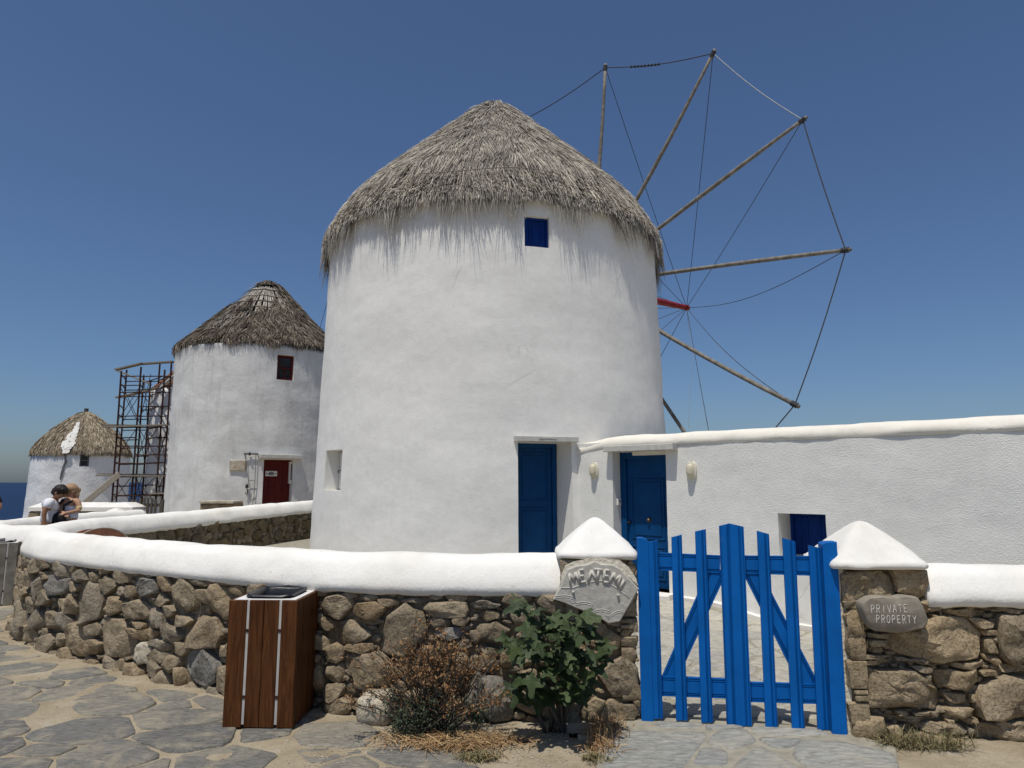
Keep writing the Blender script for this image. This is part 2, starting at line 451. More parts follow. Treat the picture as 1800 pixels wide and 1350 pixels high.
# ------------------------------------------------------------------ plan of the place
MC = Vector((-.39, 14.0, 0))                       # axis of the near windmill
def mill_r(z): return 3.52 + (3.35 - 3.52) * (z + 1.26) / 5.6
GARDEN = [(.42, 5.12), (-.3, 5.15), (-1.1, 5.28), (-1.8, 5.55), (-3.0, 6.2), (-4.25, 6.98), (-4.97, 7.55), (-5.5, 8.25),
          (-5.9, 9.15), (-6.08, 10.1), (-6.0, 11.2), (-5.5, 13.2), (-4.75, 15.9), (-4.1, 18.5)]
class Path:
    def __init__(s, pts, step=.05):
        P = [Vector((x, y, 0)) for x, y in pts]
        P = [P[0] * 2 - P[1]] + P + [P[-1] * 2 - P[-2]]
        out = []
        for i in range(1, len(P) - 2):
            a, b, c, d = P[i - 1:i + 3]
            n = max(2, int((c - b).length / step))
            for k in range(n):
                t = k / n
                out.append(.5 * ((2 * b) + (c - a) * t + (2 * a - 5 * b + 4 * c - d) * t * t + (3 * b - a - 3 * c + d) * t ** 3))
        out.append(P[-2]); s.p = out
        s.s = [0]
        for i in range(1, len(out)): s.s.append(s.s[-1] + (out[i] - out[i - 1]).length)
        s.L = s.s[-1]; s.sa = np.array(s.s); s.pa = np.array([tuple(p) for p in out])
        t = np.gradient(s.pa, axis=0); t /= np.linalg.norm(t, axis=1)[:, None]; s.ta = t
    def at(s, q, d=0.0, z=0.0):
        x = np.interp(q, s.sa, s.pa[:, 0]); y = np.interp(q, s.sa, s.pa[:, 1])
        tx = np.interp(q, s.sa, s.ta[:, 0]); ty = np.interp(q, s.sa, s.ta[:, 1])
        h = math.hypot(tx, ty)
        return Vector((x - ty / h * d, y + tx / h * d, z))
    def hit(s, px, py, d, s0=0, s1=1e9):
        """(s, z) where the sight line meets the face at offset d"""
        r = ray(px, py); best = None
        for q in np.arange(max(s0, 0), min(s1, s.L), .03):
            p = s.at(q, d); e = abs(p.x / p.y - r.x / r.y)
            if best is None or e < best[0]: best = (e, q, r.z / r.y * p.y)
        return best[1], best[2]
def path_inside(x, y):
    if y > 18.4 or x > 9: return False
    if x > .4: return y > 4.62
    c = 0; poly = [(p.x, p.y) for p in garden.p[::4]] + [(9, 18.5), (9, 5.0)]
    n = len(poly); r = False
    for i in range(n):
        x0, y0 = poly[i]; x1, y1 = poly[(i + 1) % n]
        if (y0 > y) != (y1 > y) and x < (x1 - x0) * (y - y0) / (y1 - y0) + x0: r = not r
    return r
garden = Path(GARDEN)
CPTS = [(-3.9, 13.05, -1.257), (-4.7, 12, -1.27), (-4.5, 15.5, -1.25), (2.32, 9.70, -1.60), (3.62, 8.58, -1.76), (1.5, 4.9, -1.6), (.9, 4.9, -1.6),
        (2.2, 4.7, -1.61), (4.6, 6.6, -1.78), (.3, 10.3, -1.47), (-3, 7.5, -1.55), (3.2, 5.6, -1.67), (-1, 7, -1.57), (1.6, 6.8, -1.6), (-4.6, 9, -1.42)]
def court_z(x, y):
    w = t = 0
    for a, b, c in CPTS:
        k = 1 / ((x - a) ** 2 + (y - b) ** 2 + .15) ** 1.5
        w += k; t += k * c
    return t / w
def sstep(a, b, x):
    t = min(1, max(0, (x - a) / (b - a))); return t * t * (3 - 2 * t)
def ground_z(x, y):
    z = -1.6 - .15 * sstep(9, 12, y) * sstep(-5.5, -7, x)
    if y > 16: z += .35 * sstep(16, 24, y) * sstep(-14, -9, x)
    z -= .045 * max(0, y - 26) * sstep(-16, -22, x)
    z -= 12 * sstep(0, 7, -(x + .715 * y) ) * sstep(17, 24, y)
    z -= 12 * sstep(58, 75, y) + 12 * sstep(40, 60, x) + 12 * sstep(40, 60, -x)
    if y < 12 and x > -8:
        z += .012 * nz(x, y, 3, 1.7) + .008 * nz(x, y, 9, 5)
    return z
def make_ground():
    def axis(a, f0, f1, b, fine, coarse):
        l = [a]
        while l[-1] < b:
            x = l[-1]
            l.append(x + (fine if f0 <= x < f1 else min(coarse, max(fine, .35 * min(abs(x - f0), abs(x - f1)) + fine))))
        return l
    xs = axis(-90, -7.5, 3.0, 90, .055, 3); ys = axis(-40, 3.6, 9.5, 95, .055, 3)
    v = []; f = []; nx = len(xs)
    for y in ys:
        for x in xs:
            z = ground_z(x, y)
            if 4.6 < y < 18.4 and x > -7 and x < 9 and path_inside(x, y): z = min(z, -2.0)
            v.append((x, y, z))
    for j in range(len(ys) - 1):
        for i in range(nx - 1):
            k = j * nx + i; f.append((k, k + 1, k + nx + 1, k + nx))
    me = bpy.data.meshes.new('ground'); me.from_pydata(v, [], f)
    me.polygons.foreach_set('use_smooth', [True] * len(me.polygons)); me.update()
    return tag(link_mesh('ground', me, M['sand']), kind='structure')
make_ground()
mb = MB(); S = 45000
mb.add([(-S, -S, -9), (S, -S, -9), (S, S, -9), (-S, S, -9)], [(0, 1, 2, 3)])
tag(mb.build('sea', M['sea']), kind='structure')

# courtyard paving bed
def make_court():
    mb = MB(); idx = {}
    st = .12
    def vid(i, j):
        if (i, j) not in idx:
            x, y = -6.6 + i * st, 4.56 + j * st
            idx[(i, j)] = len(mb.v); mb.v.append((x, y, court_z(x, y) + .004 * nz(x, y, 0, 4)))
        return idx[(i, j)]
    for i in range(0, int(15 / st)):
        for j in range(0, int(14 / st)):
            x, y = -6.6 + (i + .5) * st, 4.56 + (j + .5) * st
            if path_inside(x, y) : mb.f.append((vid(i, j), vid(i + 1, j), vid(i + 1, j + 1), vid(i, j + 1)))
    return tag(mb.build('courtyard', M['grout'], smooth=True), kind='structure')
court = make_court()
court_flat = court

# ------------------------------------------------------------------ packing of stones
def clip(poly, nx, ny, c):
    """keep nx*x + ny*y <= c"""
    out = []
    n = len(poly)
    for i in range(n):
        a = poly[i]; b = poly[(i + 1) % n]
        da = nx * a[0] + ny * a[1] - c; db = nx * b[0] + ny * b[1] - c
        if da <= 0: out.append(a)
        if (da < 0 < db) or (db < 0 < da):
            t = da / (da - db); out.append((a[0] + (b[0] - a[0]) * t, a[1] + (b[1] - a[1]) * t))
    return out
def cells(seeds, bounds, gap, ax=1.0):
    """power diagram; ax < 1 stretches cells along x"""
    x0, x1, y0, y1 = bounds; res = []
    S2 = [(x * ax, y, r) for x, y, r in seeds]
    P = np.array([(a, b) for a, b, _ in S2])
    for i, (x, y, r) in enumerate(S2):
        poly = [(x0 * ax, y0), (x1 * ax, y0), (x1 * ax, y1), (x0 * ax, y1)]
        d = np.hypot(P[:, 0] - x, P[:, 1] - y)
        for j in np.argsort(d)[1:48]:
            xx, yy, rr = S2[j]; D = d[j]
            if D < 1e-6: continue
            nx, ny = (xx - x) / D, (yy - y) / D
            off = (D * D + r * r - rr * rr) / (2 * D) - gap / 2
            poly = clip(poly, nx, ny, nx * x + ny * y + off)
            if len(poly) < 3: break
        res.append([(a / ax, b) for a, b in poly] if len(poly) >= 3 else None)
    return res
def area(p):
    return .5 * sum(p[i][0] * p[(i + 1) % len(p)][1] - p[(i + 1) % len(p)][0] * p[i][1] for i in range(len(p)))
def chaikin(p, q=.25, n=1):
    for _ in range(n):
        o = []
        for i in range(len(p)):
            a, b = p[i], p[(i + 1) % len(p)]
            o += [(a[0] * (1 - q) + b[0] * q, a[1] * (1 - q) + b[1] * q), (a[0] * q + b[0] * (1 - q), a[1] * q + b[1] * (1 - q))]
        p = o
    return p
def densify(p, m):
    o = []
    for i in range(len(p)):
        a, b = p[i], p[(i + 1) % len(p)]
        k = max(1, int(math.hypot(a[0] - b[0], a[1] - b[1]) / m))
        o += [(a[0] + (b[0] - a[0]) * t / k, a[1] + (b[1] - a[1]) * t / k) for t in range(k)]
    return o
def dedupe(p, e):
    o = [p[0]]
    for q in p[1:]:
        if math.hypot(q[0] - o[-1][0], q[1] - o[-1][1]) > e: o.append(q)
    if len(o) > 3 and math.hypot(o[0][0] - o[-1][0], o[0][1] - o[-1][1]) < e: o.pop()
    return o
def stone_mesh(mbx, poly, mapf, back, front, bulge, jit=.006, rough=None):
    """broken rubble: outline with corners, front made of a few tilted facets"""
    A = abs(area(poly)); sz = math.sqrt(A)
    if A < 2e-5: return
    if area(poly) < 0: poly = poly[::-1]
    poly = dedupe(poly, sz * .08)
    if len(poly) < 3: return
    p = dedupe(densify(chaikin(poly, random.uniform(.04, .12)), sz * (.6 if sz < .07 else .3 if sz < .2 else .2)), sz * .05)
    if len(p) < 4: return
    sd = random.random() * 100; jj = min(jit * 1.8, sz * .07)
    p = [(a + jj * 1.6 * nz(a * 14, b * 14, sd) + jj * nz(a * 40, b * 40, sd), b + jj * 1.6 * nz(a * 14, b * 14, sd + 7) + jj * nz(a * 40, b * 40, sd + 7)) for a, b in p]
    n = len(p); cx = sum(a for a, b in p) / n; cy = sum(b for a, b in p) / n
    ra = rough if rough is not None else min(.016, sz * .08)
    fac = [(random.uniform(-.14, .14), random.uniform(-.14, .14), bulge)]
    for k in range(random.randint(2, 4)):
        t = random.uniform(0, 2 * math.pi); sl = random.uniform(.3, 1.1)
        fac.append((-math.cos(t) * sl, -math.sin(t) * sl, bulge + sl * sz * random.uniform(.12, .34)))
    def D(a, b, k):
        h = min(fa * (a - cx) + fb_ * (b - cy) + fh for fa, fb_, fh in fac)
        return front + max(-.05, h) + k + ra * nz(a * 8, b * 8, sd + 3) + .7 * ra * nz(a * 22, b * 22, sd) + .5 * ra * nz(a * 50, b * 50, sd)
    e = min(.013, sz * .08)
    rings = [[(a, b, back) for a, b in p]]
    lv = ((1.0, -e), (.94, -.1 * e), (.72, 0)) + (() if sz < .06 else ((.4, 0),) if sz < .11 else ((.5, 0), (.25, 0)) if sz < .2 else ((.82, 0), (.6, 0), (.4, 0), (.2, 0)))
    for sc, k in sorted(lv, reverse=True):
        rings.append([(cx + (a - cx) * sc, cy + (b - cy) * sc, max(back + .01, D(cx + (a - cx) * sc, cy + (b - cy) * sc, k))) for a, b in p])
    vs = [mapf(*q) for rg in rings for q in rg] + [mapf(cx, cy, D(cx, cy, 0))]
    fs = []
    for k in range(len(rings) - 1):
        for i in range(n):
            j = (i + 1) % n
            fs.append((k * n + i, k * n + j, (k + 1) * n + j, (k + 1) * n + i))
    e = (len(rings) - 1) * n
    for i in range(n): fs.append((e + i, e + (i + 1) % n, len(vs) - 1))
    mbx.add(vs, fs)
def put_stone(name, poly, mapf, back, front, bulge, mat, parent, jit=.006, rough=None):
    m = MB(); stone_mesh(m, poly, mapf, back, front, bulge, jit, rough)
    if not m.f: return None
    o = m.build(name, mat, parent, smooth=True)
    smooth_angle(o, 42)
    return o
def fill_seeds(seeds, bounds, rmin, rmax, tries, ok=lambda x, y: True, ax=1.0, pad=1.0):
    out = list(seeds)
    x0, x1, y0, y1 = bounds
    for k in range(tries):
        r = rmin + (rmax - rmin) * (1 - k / tries) ** 1.6
        x, y = random.uniform(x0, x1), random.uniform(y0, y1)
        if not ok(x, y): continue
        if all(((x - a) * ax) ** 2 + (y - b) ** 2 > (pad * (r + q)) ** 2 for a, b, q in out): out.append((x, y, r))
    return out

def rock_poly(cx, cy, w, h, sk=None):
    n = random.randint(5, 8); p_ = random.uniform(2.4, 4.2); t0 = random.uniform(0, 2 * math.pi); sk = random.uniform(-.35, .35) if sk is None else sk
    out = []
    for k in range(n):
        t = t0 + 2 * math.pi * (k + random.uniform(-.32, .32)) / n
        c, s_ = math.cos(t), math.sin(t)
        r = (abs(c) ** p_ + abs(s_) ** p_) ** (-1 / p_) * random.uniform(.86, 1.06)
        out.append((cx + r * c * w + sk * r * s_ * min(w, h), cy + r * s_ * h))
    return out
class Pack:
    """fits irregular flat rocks of falling size into the free space of a wall face"""
    def __init__(s, bounds, res=.007):
        s.b = bounds; s.r = res; s.nx = int((bounds[1] - bounds[0]) / res) + 1; s.ny = int((bounds[3] - bounds[2]) / res) + 1
        s.g = np.zeros((s.ny, s.nx), bool); s.out = []
    def mask(s, p):
        xs = [a for a, b in p]; ys = [b for a, b in p]
        i0, i1 = max(0, int((min(xs) - s.b[0]) / s.r)), min(s.nx, int((max(xs) - s.b[0]) / s.r) + 2)
        j0, j1 = max(0, int((min(ys) - s.b[2]) / s.r)), min(s.ny, int((max(ys) - s.b[2]) / s.r) + 2)
        if i1 <= i0 or j1 <= j0: return None
        X = s.b[0] + (np.arange(i0, i1) + .5) * s.r; Y = s.b[2] + (np.arange(j0, j1) + .5) * s.r
        m = np.ones((j1 - j0, i1 - i0), bool)
        if area(p) < 0: p = p[::-1]
        n = len(p); cx = sum(xs) / n; cy = sum(ys) / n
        A = np.arctan2(Y[:, None] - cy, X[None, :] - cx); Rr = np.hypot(X[None, :] - cx, Y[:, None] - cy)
        an = np.array([math.atan2(b - cy, a - cx) for a, b in p]); rr = np.array([math.hypot(a - cx, b - cy) for a, b in p]); o = np.argsort(an)
        return (slice(j0, j1), slice(i0, i1)), Rr < np.interp(A, an[o], rr[o], period=2 * math.pi)
    def add(s, p, limit=.2):
        if area(p) < 0: p = p[::-1]
        x0, x1, y0, y1 = s.b
        for nx, ny, c in ((1, 0, x1), (-1, 0, -x0), (0, 1, y1)):
            p = clip(p, nx, ny, c + .006 * nz(p[0][0] * 9, p[0][1] * 9, 2)) if p else p
        if len(p) < 4 or abs(area(p)) < 1.2e-4: return False
        m = s.mask(p)
        if m is None or not m[1].any(): return False
        sl, k = m; occ = (s.g[sl] & k).sum() / k.sum()
        if occ > limit: return False
        s.g[sl] |= k; s.out.append(p); return True
    def fill(s, hi, lo, tries, asp=(1.1, 2.4), limit=.13, power=2.0):
        for k in range(tries):
            h = lo + (hi - lo) * (1 - k / tries) ** power; q = random.uniform(*asp)
            w, h = h * math.sqrt(q), h / math.sqrt(q)
            if random.random() < .18: w, h = h, w
            x, y = random.uniform(s.b[0], s.b[1]), random.uniform(s.b[2], s.b[3])
            i, j = min(s.nx - 1, int((x - s.b[0]) / s.r)), min(s.ny - 1, int((y - s.b[2]) / s.r))
            if s.g[j, i]: continue
            s.add(rock_poly(x, y, w, h), limit)

def sweep(mbx, path, prof, s0, s1, step=.07, zf=None, caps=True, wob=.012, low=.0, closed=False):
    """sweep a cross-section (d, z) along a path; first and last profile points get a ragged lower edge"""
    n = max(2, int((s1 - s0) / step)); k0 = len(mbx.v); m = len(prof)
    for i in range(n + 1):
        q = s0 + (s1 - s0) * i / n
        for j, (d, z) in enumerate(prof):
            w = wob * nz(q * 2.1, j * .35, 5) + wob * .5 * nz(q * 6, j * .6, 8)
            zz = z + w + (zf(q) if zf else 0)
            if low and j in (0, m - 1): zz += low * nz(q * 7, j, 2) + low * .7 * nz(q * 22, j, 4)
            mbx.v.append(tuple(path.at(q, d + w * (1 if d > 0 else -1), zz)))
    for i in range(n):
        for j in range(m - 1):
            a = k0 + i * m + j; mbx.f.append((a, a + 1, a + m + 1, a + m))
    if caps:
        mbx.f.append(tuple(k0 + j for j in range(m))[::-1]); e = k0 + n * m
        mbx.f.append(tuple(e + j for j in range(m)))
def coping_prof(h=.22, zt=-.52, zb=-.79):
    k = zt - zb
    half = [(h - .02, zb), (h + .012, zb + .015), (h + .012, zb + .07), (h - .012, zb + .45 * k), (h - .045, zb + .72 * k), (h - .095, zb + .91 * k), (h * .25, zb + k)]
    return half + [(-d, z) for d, z in half[::-1]]

# ------------------------------------------------------------------ garden wall, left of the gate
def crest_f(q):
    # the crest climbs a little where the wall runs back past the windmill
    return .0 + .10 * sstep(9.5, 15.5, q)
gw = empty('garden_wall', garden.at(3, 0, -1.6), 'long curved rubble stone wall with thick white coping sweeping round in front of the big windmill', 'wall')
mb = MB(); sweep(mb, garden, coping_prof(), 0, garden.L, .06, crest_f, low=.014)
mb.build('coping', M['coping'], gw, smooth=True)
mb = MB(); sweep(mb, garden, [(.165, -2.1), (.165, -.77), (-.165, -.77), (-.165, -2.1)], 0, garden.L, .15, crest_f, wob=.01)
mb.build('mortar_core', M['mortar'], gw)
BIG = []
for x, y, a, b in [(215,240,30,85),(320,230,60,40),(430,310,70,80),(330,490,70,100),(190,530,55,100),(505,480,70,170),(690,450,100,150),(610,235,50,50),(710,255,40,40),
    (600,730,90,120),(890,720,110,145),(860,470,70,70),(805,320,70,70),(945,245,60,45),(1115,325,90,70),(1265,300,60,60),(1430,400,105,130),(1240,430,65,55),(1080,510,95,65),
    (1190,580,80,80),(1330,695,80,75),(1555,680,140,130),(1085,860,75,75),(1230,870,75,55),(1395,820,55,45),(1560,960,140,125),(1710,450,80,130),(1590,400,60,55),(1040,980,65,40),
    (850,920,70,50),(700,920,50,40),(210,690,65,55),(370,690,60,90),(720,790,60,60),(730,660,50,45),(1060,700,80,40),(1235,785,90,30),(1410,590,75,45),(1200,980,60,50),(1700,1070,50,50),
    (1050,240,40,30),(1160,250,40,20),(1540,290,90,25),(1740,290,60,25),(1730,840,60,45),(1340,930,45,60),(110,380,40,60),(100,600,40,60),(120,200,40,50)]:
    BIG.append((x / 4.5, 960 + y / 4.5, a / 4.5, b / 4.5))
for x, y, a, b in [(240,340,130,95),(520,370,140,70),(840,560,190,205),(1240,360,190,65),(1550,320,130,35),(365,570,150,95),(150,490,55,55),(560,470,95,32),(430,705,110,42),(230,750,85,75),
    (220,930,85,85),(570,910,190,145),(690,300,80,32),(520,260,75,28),(1140,475,85,45),(1240,570,110,55),(1640,560,140,95),(1460,610,45,55),(1530,830,120,65),(1610,1120,190,205),
    (390,1060,100,38),(210,1090,80,75),(580,630,35,40),(1740,780,60,90),(920,290,110,25),(1180,700,60,40),(1100,860,90,70),(1210,1000,80,60),(330,240,60,25),(1390,690,60,30),(1450,930,90,30),
    (1000,1150,110,90),(1250,1180,90,70),(790,1040,60,50),(1350,460,70,35),(1900,420,120,80),(1950,620,110,80),(1990,820,100,90),(2000,1000,110,90),(1930,1180,110,90),(2130,500,70,70)]:
    BIG.append((540 + x / 5, 1000 + y / 5, a / 5, b / 5))
S_END = 8.9
bnd = (0.0, S_END, -1.72, -.765)
pk = Pack(bnd); mats = {}
def gw_map(s, z, d): return garden.at(-s, d, z)
BIG.sort(key=lambda t: -t[2] * t[3])
for px, py, a, b in BIG:
    q, z = garden.hit(px, py, .24, 0, S_END)
    p = garden.at(q, .24); D = p.y * 1.03
    w = a / FPX * D / max(.45, abs(np.interp(q, garden.sa, garden.ta[:, 0]) - p.x / p.y * np.interp(q, garden.sa, garden.ta[:, 1])))
    h = b / FPX * D
    if pk.add(rock_poly(q, z, w * 1.08, h * 1.06, random.uniform(-.2, .2)), .5):
        if any(abs(px - x) < 4 and abs(py - y) < 4 for x, y in [(862, 1224), (345, 1172), (95, 1030), (788, 1114), (248, 1032)]): mats[len(pk.out) - 1] = M['grey_stone']
        if abs(px - 241) < 4 and abs(py - 1151) < 4: mats[len(pk.out) - 1] = M['pale_stone']
nbig = len(pk.out)
pk.fill(.13, .05, 3000, limit=.24); pk.fill(.055, .022, 5000, asp=(1.3, 3.4), limit=.30); pk.fill(.025, .012, 4000, limit=.35)
small = MB()
order = sorted(range(len(pk.out)), key=lambda k: -abs(area(pk.out[k])))
for rank, k in enumerate(order):
    p = [(-a, b) for a, b in pk.out[k]]; sz = math.sqrt(abs(area(p))); zc = sum(b for a, b in p) / len(p)
    fr = .185 + random.uniform(0, .03) + min(.03, sz * .12)
    if zc < -1.45: fr += .03 * random.random() + .015
    bl = min(.024, sz * .16)
    if rank >= 238: stone_mesh(small, p, gw_map, .12, fr - .012, bl); continue
    put_stone('stone', p, gw_map, .12, fr, bl, mats.get(k, M['stone']), gw, .008)
# inner face behind the courtyard, shade put into its stone colour: seen between the coping and the terrace
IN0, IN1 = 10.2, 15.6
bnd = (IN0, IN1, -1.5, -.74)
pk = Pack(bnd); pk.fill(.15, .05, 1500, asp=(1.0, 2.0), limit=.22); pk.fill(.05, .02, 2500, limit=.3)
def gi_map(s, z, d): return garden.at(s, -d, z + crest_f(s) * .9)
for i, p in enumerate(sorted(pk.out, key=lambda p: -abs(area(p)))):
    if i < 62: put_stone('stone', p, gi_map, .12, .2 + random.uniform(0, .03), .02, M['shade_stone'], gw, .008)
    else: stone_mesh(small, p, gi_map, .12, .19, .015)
tag(small.build('small_stone', M['stone'], gw, smooth=True), kind='stuff')
# ------------------------------------------------------------------ left gate pillar
LP = Fr((.335, 4.86, -1.6), (1, -.02, 0))      # front face: a right, b up, c to the viewer
PW, PD = .53, .5
pil = empty('gate_pillar', LP(PW / 2, 0, -PD / 2), 'rubble gate pillar with white pyramid cap, left of the blue gate and bearing the carved nameplate', 'pillar')
mb = MB(); mb.box(LP, .05, PW - .05, -.2, 1.1, -PD + .05, -.055); mb.build('mortar_core', M['mortar'], pil)
def face_stones(fr, w, h, parent, mat, seeds, rmin, rmax, c0=-.12, cf=-.03, limit=60, name='stone', cm=-.055):
    pk = Pack((0.0, w, -.08, h))
    for a, b, r in sorted(seeds, key=lambda t: -t[2]): pk.add(rock_poly(a, b, r * 1.1, r * .9), .4)
    pk.fill(rmax, rmin, 700, limit=.25); pk.fill(rmin, .015, 900, limit=.3)
    sm = MB()
    for i, p in enumerate(sorted(pk.out, key=lambda p: -abs(area(p)))):
        if i < limit: put_stone(name, p, lambda a, bb, c: fr(a, bb, c), c0, cf + random.uniform(-.005, .02), .014, mat, parent, .006)
        else: stone_mesh(sm, p, lambda a, bb, c: fr(a, bb, c), c0, cf - .015, .01)
    if sm.f: tag(sm.build('small_stone', mat, parent, smooth=True), kind='stuff')
sd = []
for px, py, r in [(1092,1190,42),(1048,1192,26),(1012,1205,30),(1085,1255,28),(1072,1128,24),(1098,1118,12),(1092,1142,16),(1040,1250,26),(1000,1250,24),(1000,1150,28),(1030,1000,26),(1085,1000,24),(1050,1110,22),(1000,1060,26),(1060,1060,30),(1100,1060,22)]:
    a, b = LP.ab(px, py); sd.append((a, b, r / 255))
face_stones(LP, PW, 1.065, pil, M['warm_stone'], sd, .03, .07)
RS = Fr(LP(PW, 0, 0), -LP.n, (0, 0, 1), LP.r)
face_stones(RS, PD, 1.065, pil, M['stone'], [], .05, .13, limit=24)
LS = Fr(LP(0, 0, -PD), LP.n, (0, 0, 1), -LP.r)
face_stones(LS, PD, 1.065, pil, M['stone'], [], .05, .13, limit=24)
def pyramid_cap(fr, a0, a1, c0, c1, zb, zt, zl=None, name='cap', parent=None, sag=.03):
    m = MB(); n = 10; k0 = 0
    am, cm = (a0 + a1) / 2, (c0 + c1) / 2
    lev = [(.93, -.10), (.985, -.08), (1.005, -.02), (.985, .05), (.945, .10), (.90, .145)] + [(.90 - .80 * t ** 1.12, .145 + .855 * t) for t in (.2, .4, .6, .78, .88)] + [(.105, .97), (.04, .995)]
    for sc, hb in lev:
        for side in range(4):
            for i in range(n):
                t = -1 + 2 * i / n
                x, y = [(t, -1), (1, t), (-t, 1), (-1, -t)][side]
                k = (abs(x) ** 7 + abs(y) ** 7) ** (1 / 7) 
                x, y = x / k, y / k
                a = am + x * sc * (a1 - a0) / 2; c = cm - y * sc * (c1 - c0) / 2
                z = zb + (zt - zb) * hb
                w = .007 * nz(a * 7, c * 7, z * 7) + .003 * nz(a * 25, c * 25, z * 25)
                if hb < .06: z += .012 * nz(a * 9, c * 9, 3) + .008 * nz(a * 30, c * 30, 5)
                m.v.append(tuple(fr(a + w, z + w, c + w)))
    N4 = 4 * n
    for l in range(len(lev) - 1):
        for i in range(N4):
            j = (i + 1) % N4; m.f.append((l * N4 + i, l * N4 + j, (l + 1) * N4 + j, (l + 1) * N4 + i))
    m.f.append(tuple(range(N4))[::-1]); e = (len(lev) - 1) * N4; m.f.append(tuple(e + i for i in range(N4)))
    return m.build(name, M['coping'], parent, smooth=True)
pyramid_cap(LP, -.02, PW + .025, -PD - .02, .03, 1.10, 1.345, parent=pil)

# ------------------------------------------------------------------ right garden wall with its gate pillar
RW = Fr((2.14, 4.56, -1.6), (1, -.005, 0))
rw = empty('garden_wall', RW(1, 0, -.25), 'rubble stone wall right of the blue gate, with white coping and a pyramid capped end pillar', 'wall')
TR = [[(130,270),(170,245),(300,238),(440,240),(450,262),(400,295),(250,310),(140,305)],[(110,325),(200,312),(330,310),(390,345),(405,420),(370,440),(190,465),(125,460)],
 [(388,310),(480,298),(570,303),(582,380),(575,440),(520,470),(500,440),(415,430),(400,345)],[(525,480),(575,450),(650,480),(655,515),(560,540),(535,535)],
 [(665,520),(800,515),(930,535),(950,555),(880,565),(720,550),(670,540)],[(540,580),(620,555),(780,560),(880,640),(885,750),(870,780),(640,790),(480,770),(400,740),(380,680),(400,640),(525,630)],
 [(960,545),(1080,535),(1180,545),(1190,800),(1030,815),(985,770),(965,690)],[(130,610),(200,600),(250,640),(240,710),(200,745),(140,735),(125,660)],
 [(270,645),(380,645),(380,668),(275,672)],[(272,680),(375,678),(360,712),(275,712)],[(265,718),(350,720),(345,750),(262,745)],[(130,475),(190,470),(195,510),(140,515)],
 [(132,525),(200,525),(205,560),(150,565)],[(190,788),(400,790),(410,810),(220,814)],[(430,776),(560,783),(700,800),(710,824),(560,814),(440,797)],[(720,805),(900,793),(910,827),(840,834),(715,830)],
 [(950,835),(990,810),(1180,822),(1180,852),(990,857)],[(605,850),(700,835),(850,840),(865,905),(800,945),(690,935),(640,915)],
 [(150,850),(190,818),(300,830),(420,845),(520,840),(590,890),(660,960),(680,1010),(640,1050),(440,1045),(220,1045),(170,1030),(155,950)],
 [(840,960),(900,900),(1000,870),(1100,875),(1190,930),(1180,1080),(960,1105),(870,1090),(840,1030)],[(675,965),(800,965),(815,1015),(770,1025),(700,1010)],
 [(680,1050),(740,1035),(820,1040),(825,1080),(760,1095),(690,1090)],[(365,1088),(500,1083),(660,1088),(680,1110),(520,1118),(380,1116)],[(520,1130),(600,1120),(760,1130),(810,1160),(740,1185),(590,1170),(530,1155)],
 [(140,1080),(200,1062),(350,1090),(360,1150),(300,1205),(200,1215),(150,1180)],[(375,1150),(430,1130),(455,1160),(440,1220),(410,1230),(380,1190)],
 [(470,1180),(560,1165),(700,1200),(830,1220),(875,1270),(850,1350),(740,1360),(560,1300),(450,1240)],[(850,1130),(980,1110),(1150,1105),(1180,1200),(960,1240),(860,1210),(830,1170)],
 [(880,1250),(1030,1250),(1160,1260),(1150,1300),(980,1305),(890,1290)],[(865,848),(940,840),(960,868),(880,874)],[(890,760),(960,765),(985,800),(960,820),(900,790)],
 [(885,680),(920,665),(960,720),(970,755),(900,745)],[(800,560),(870,565),(950,590),(930,620),(860,615)],[(875,625),(950,630),(960,655),(890,660)],[(500,820),(560,812),(610,830),(600,855),(545,850)],
 [(570,868),(602,862),(604,908),(580,902)],[(760,1100),(850,1095),(855,1120),(800,1130)],[(690,1105),(730,1105),(735,1140),(700,1135)],[(860,500),(1000,508),(1100,525),(1060,540),(900,527)],
 [(440,270),(480,272),(480,292),(440,292)],[(490,256),(570,260),(575,290),(500,288)],[(600,540),(640,545),(640,567),(610,567)],[(640,520),(660,520),(660,550),(645,550)],[(730,1190),(800,1195),(815,1214),(750,1214)],
 [(420,1056),(470,1060),(500,1080),(430,1083)],[(500,1066),(640,1068),(660,1080),(520,1082)],[(920,668),(955,663),(965,695),(940,705)],[(860,1310),(1000,1320),(1150,1310),(1150,1380),(880,1380)],
 [(230,1225),(380,1240),(440,1290),(330,1300),(230,1270)],[(650,490),(740,485),(780,505),(700,512)],[(780,500),(850,495),(860,508),(800,512)],[(250,690),(265,680),(268,720),(240,735)],
 [(200,755),(330,760),(420,772),(330,782),(210,780)],[(560,905),(600,915),(650,945),(640,950)],[(815,965),(838,970),(835,1010),(820,1015)],[(800,1140),(840,1160),(835,1200),(815,1190)]]
mb = MB(); mb.box(RW, .03, .55, -.2, 1.05, -.5, -.10); mb.box(RW, .50, 4.2, -.2, .80, -.43, -.102); mb.build('mortar_core', M['mortar'], rw)
rw_map = lambda a, b, c: RW(a, b, c)
cover = []
for poly in TR:
    q = [RW.ab(1440 + x / 3, 900 + y / 3) for x, y in poly]
    q = dedupe([(max(.012, a), min(b, 1.045)) for a, b in q], .004)
    if len(q) < 3 or abs(area(q)) < 1e-4: continue
    if area(q) < 0: q = q[::-1]
    A = math.sqrt(abs(area(q))); cover.append((sum(a for a, b in q) / len(q), sum(b for a, b in q) / len(q), A * .5))
    put_stone('stone', q, rw_map, -.14, -.035 + random.uniform(0, .03) + (.02 if A > .15 else 0), min(.022, A * .10), M['warm_stone'], rw, .006, rough=min(.024, A * .11))
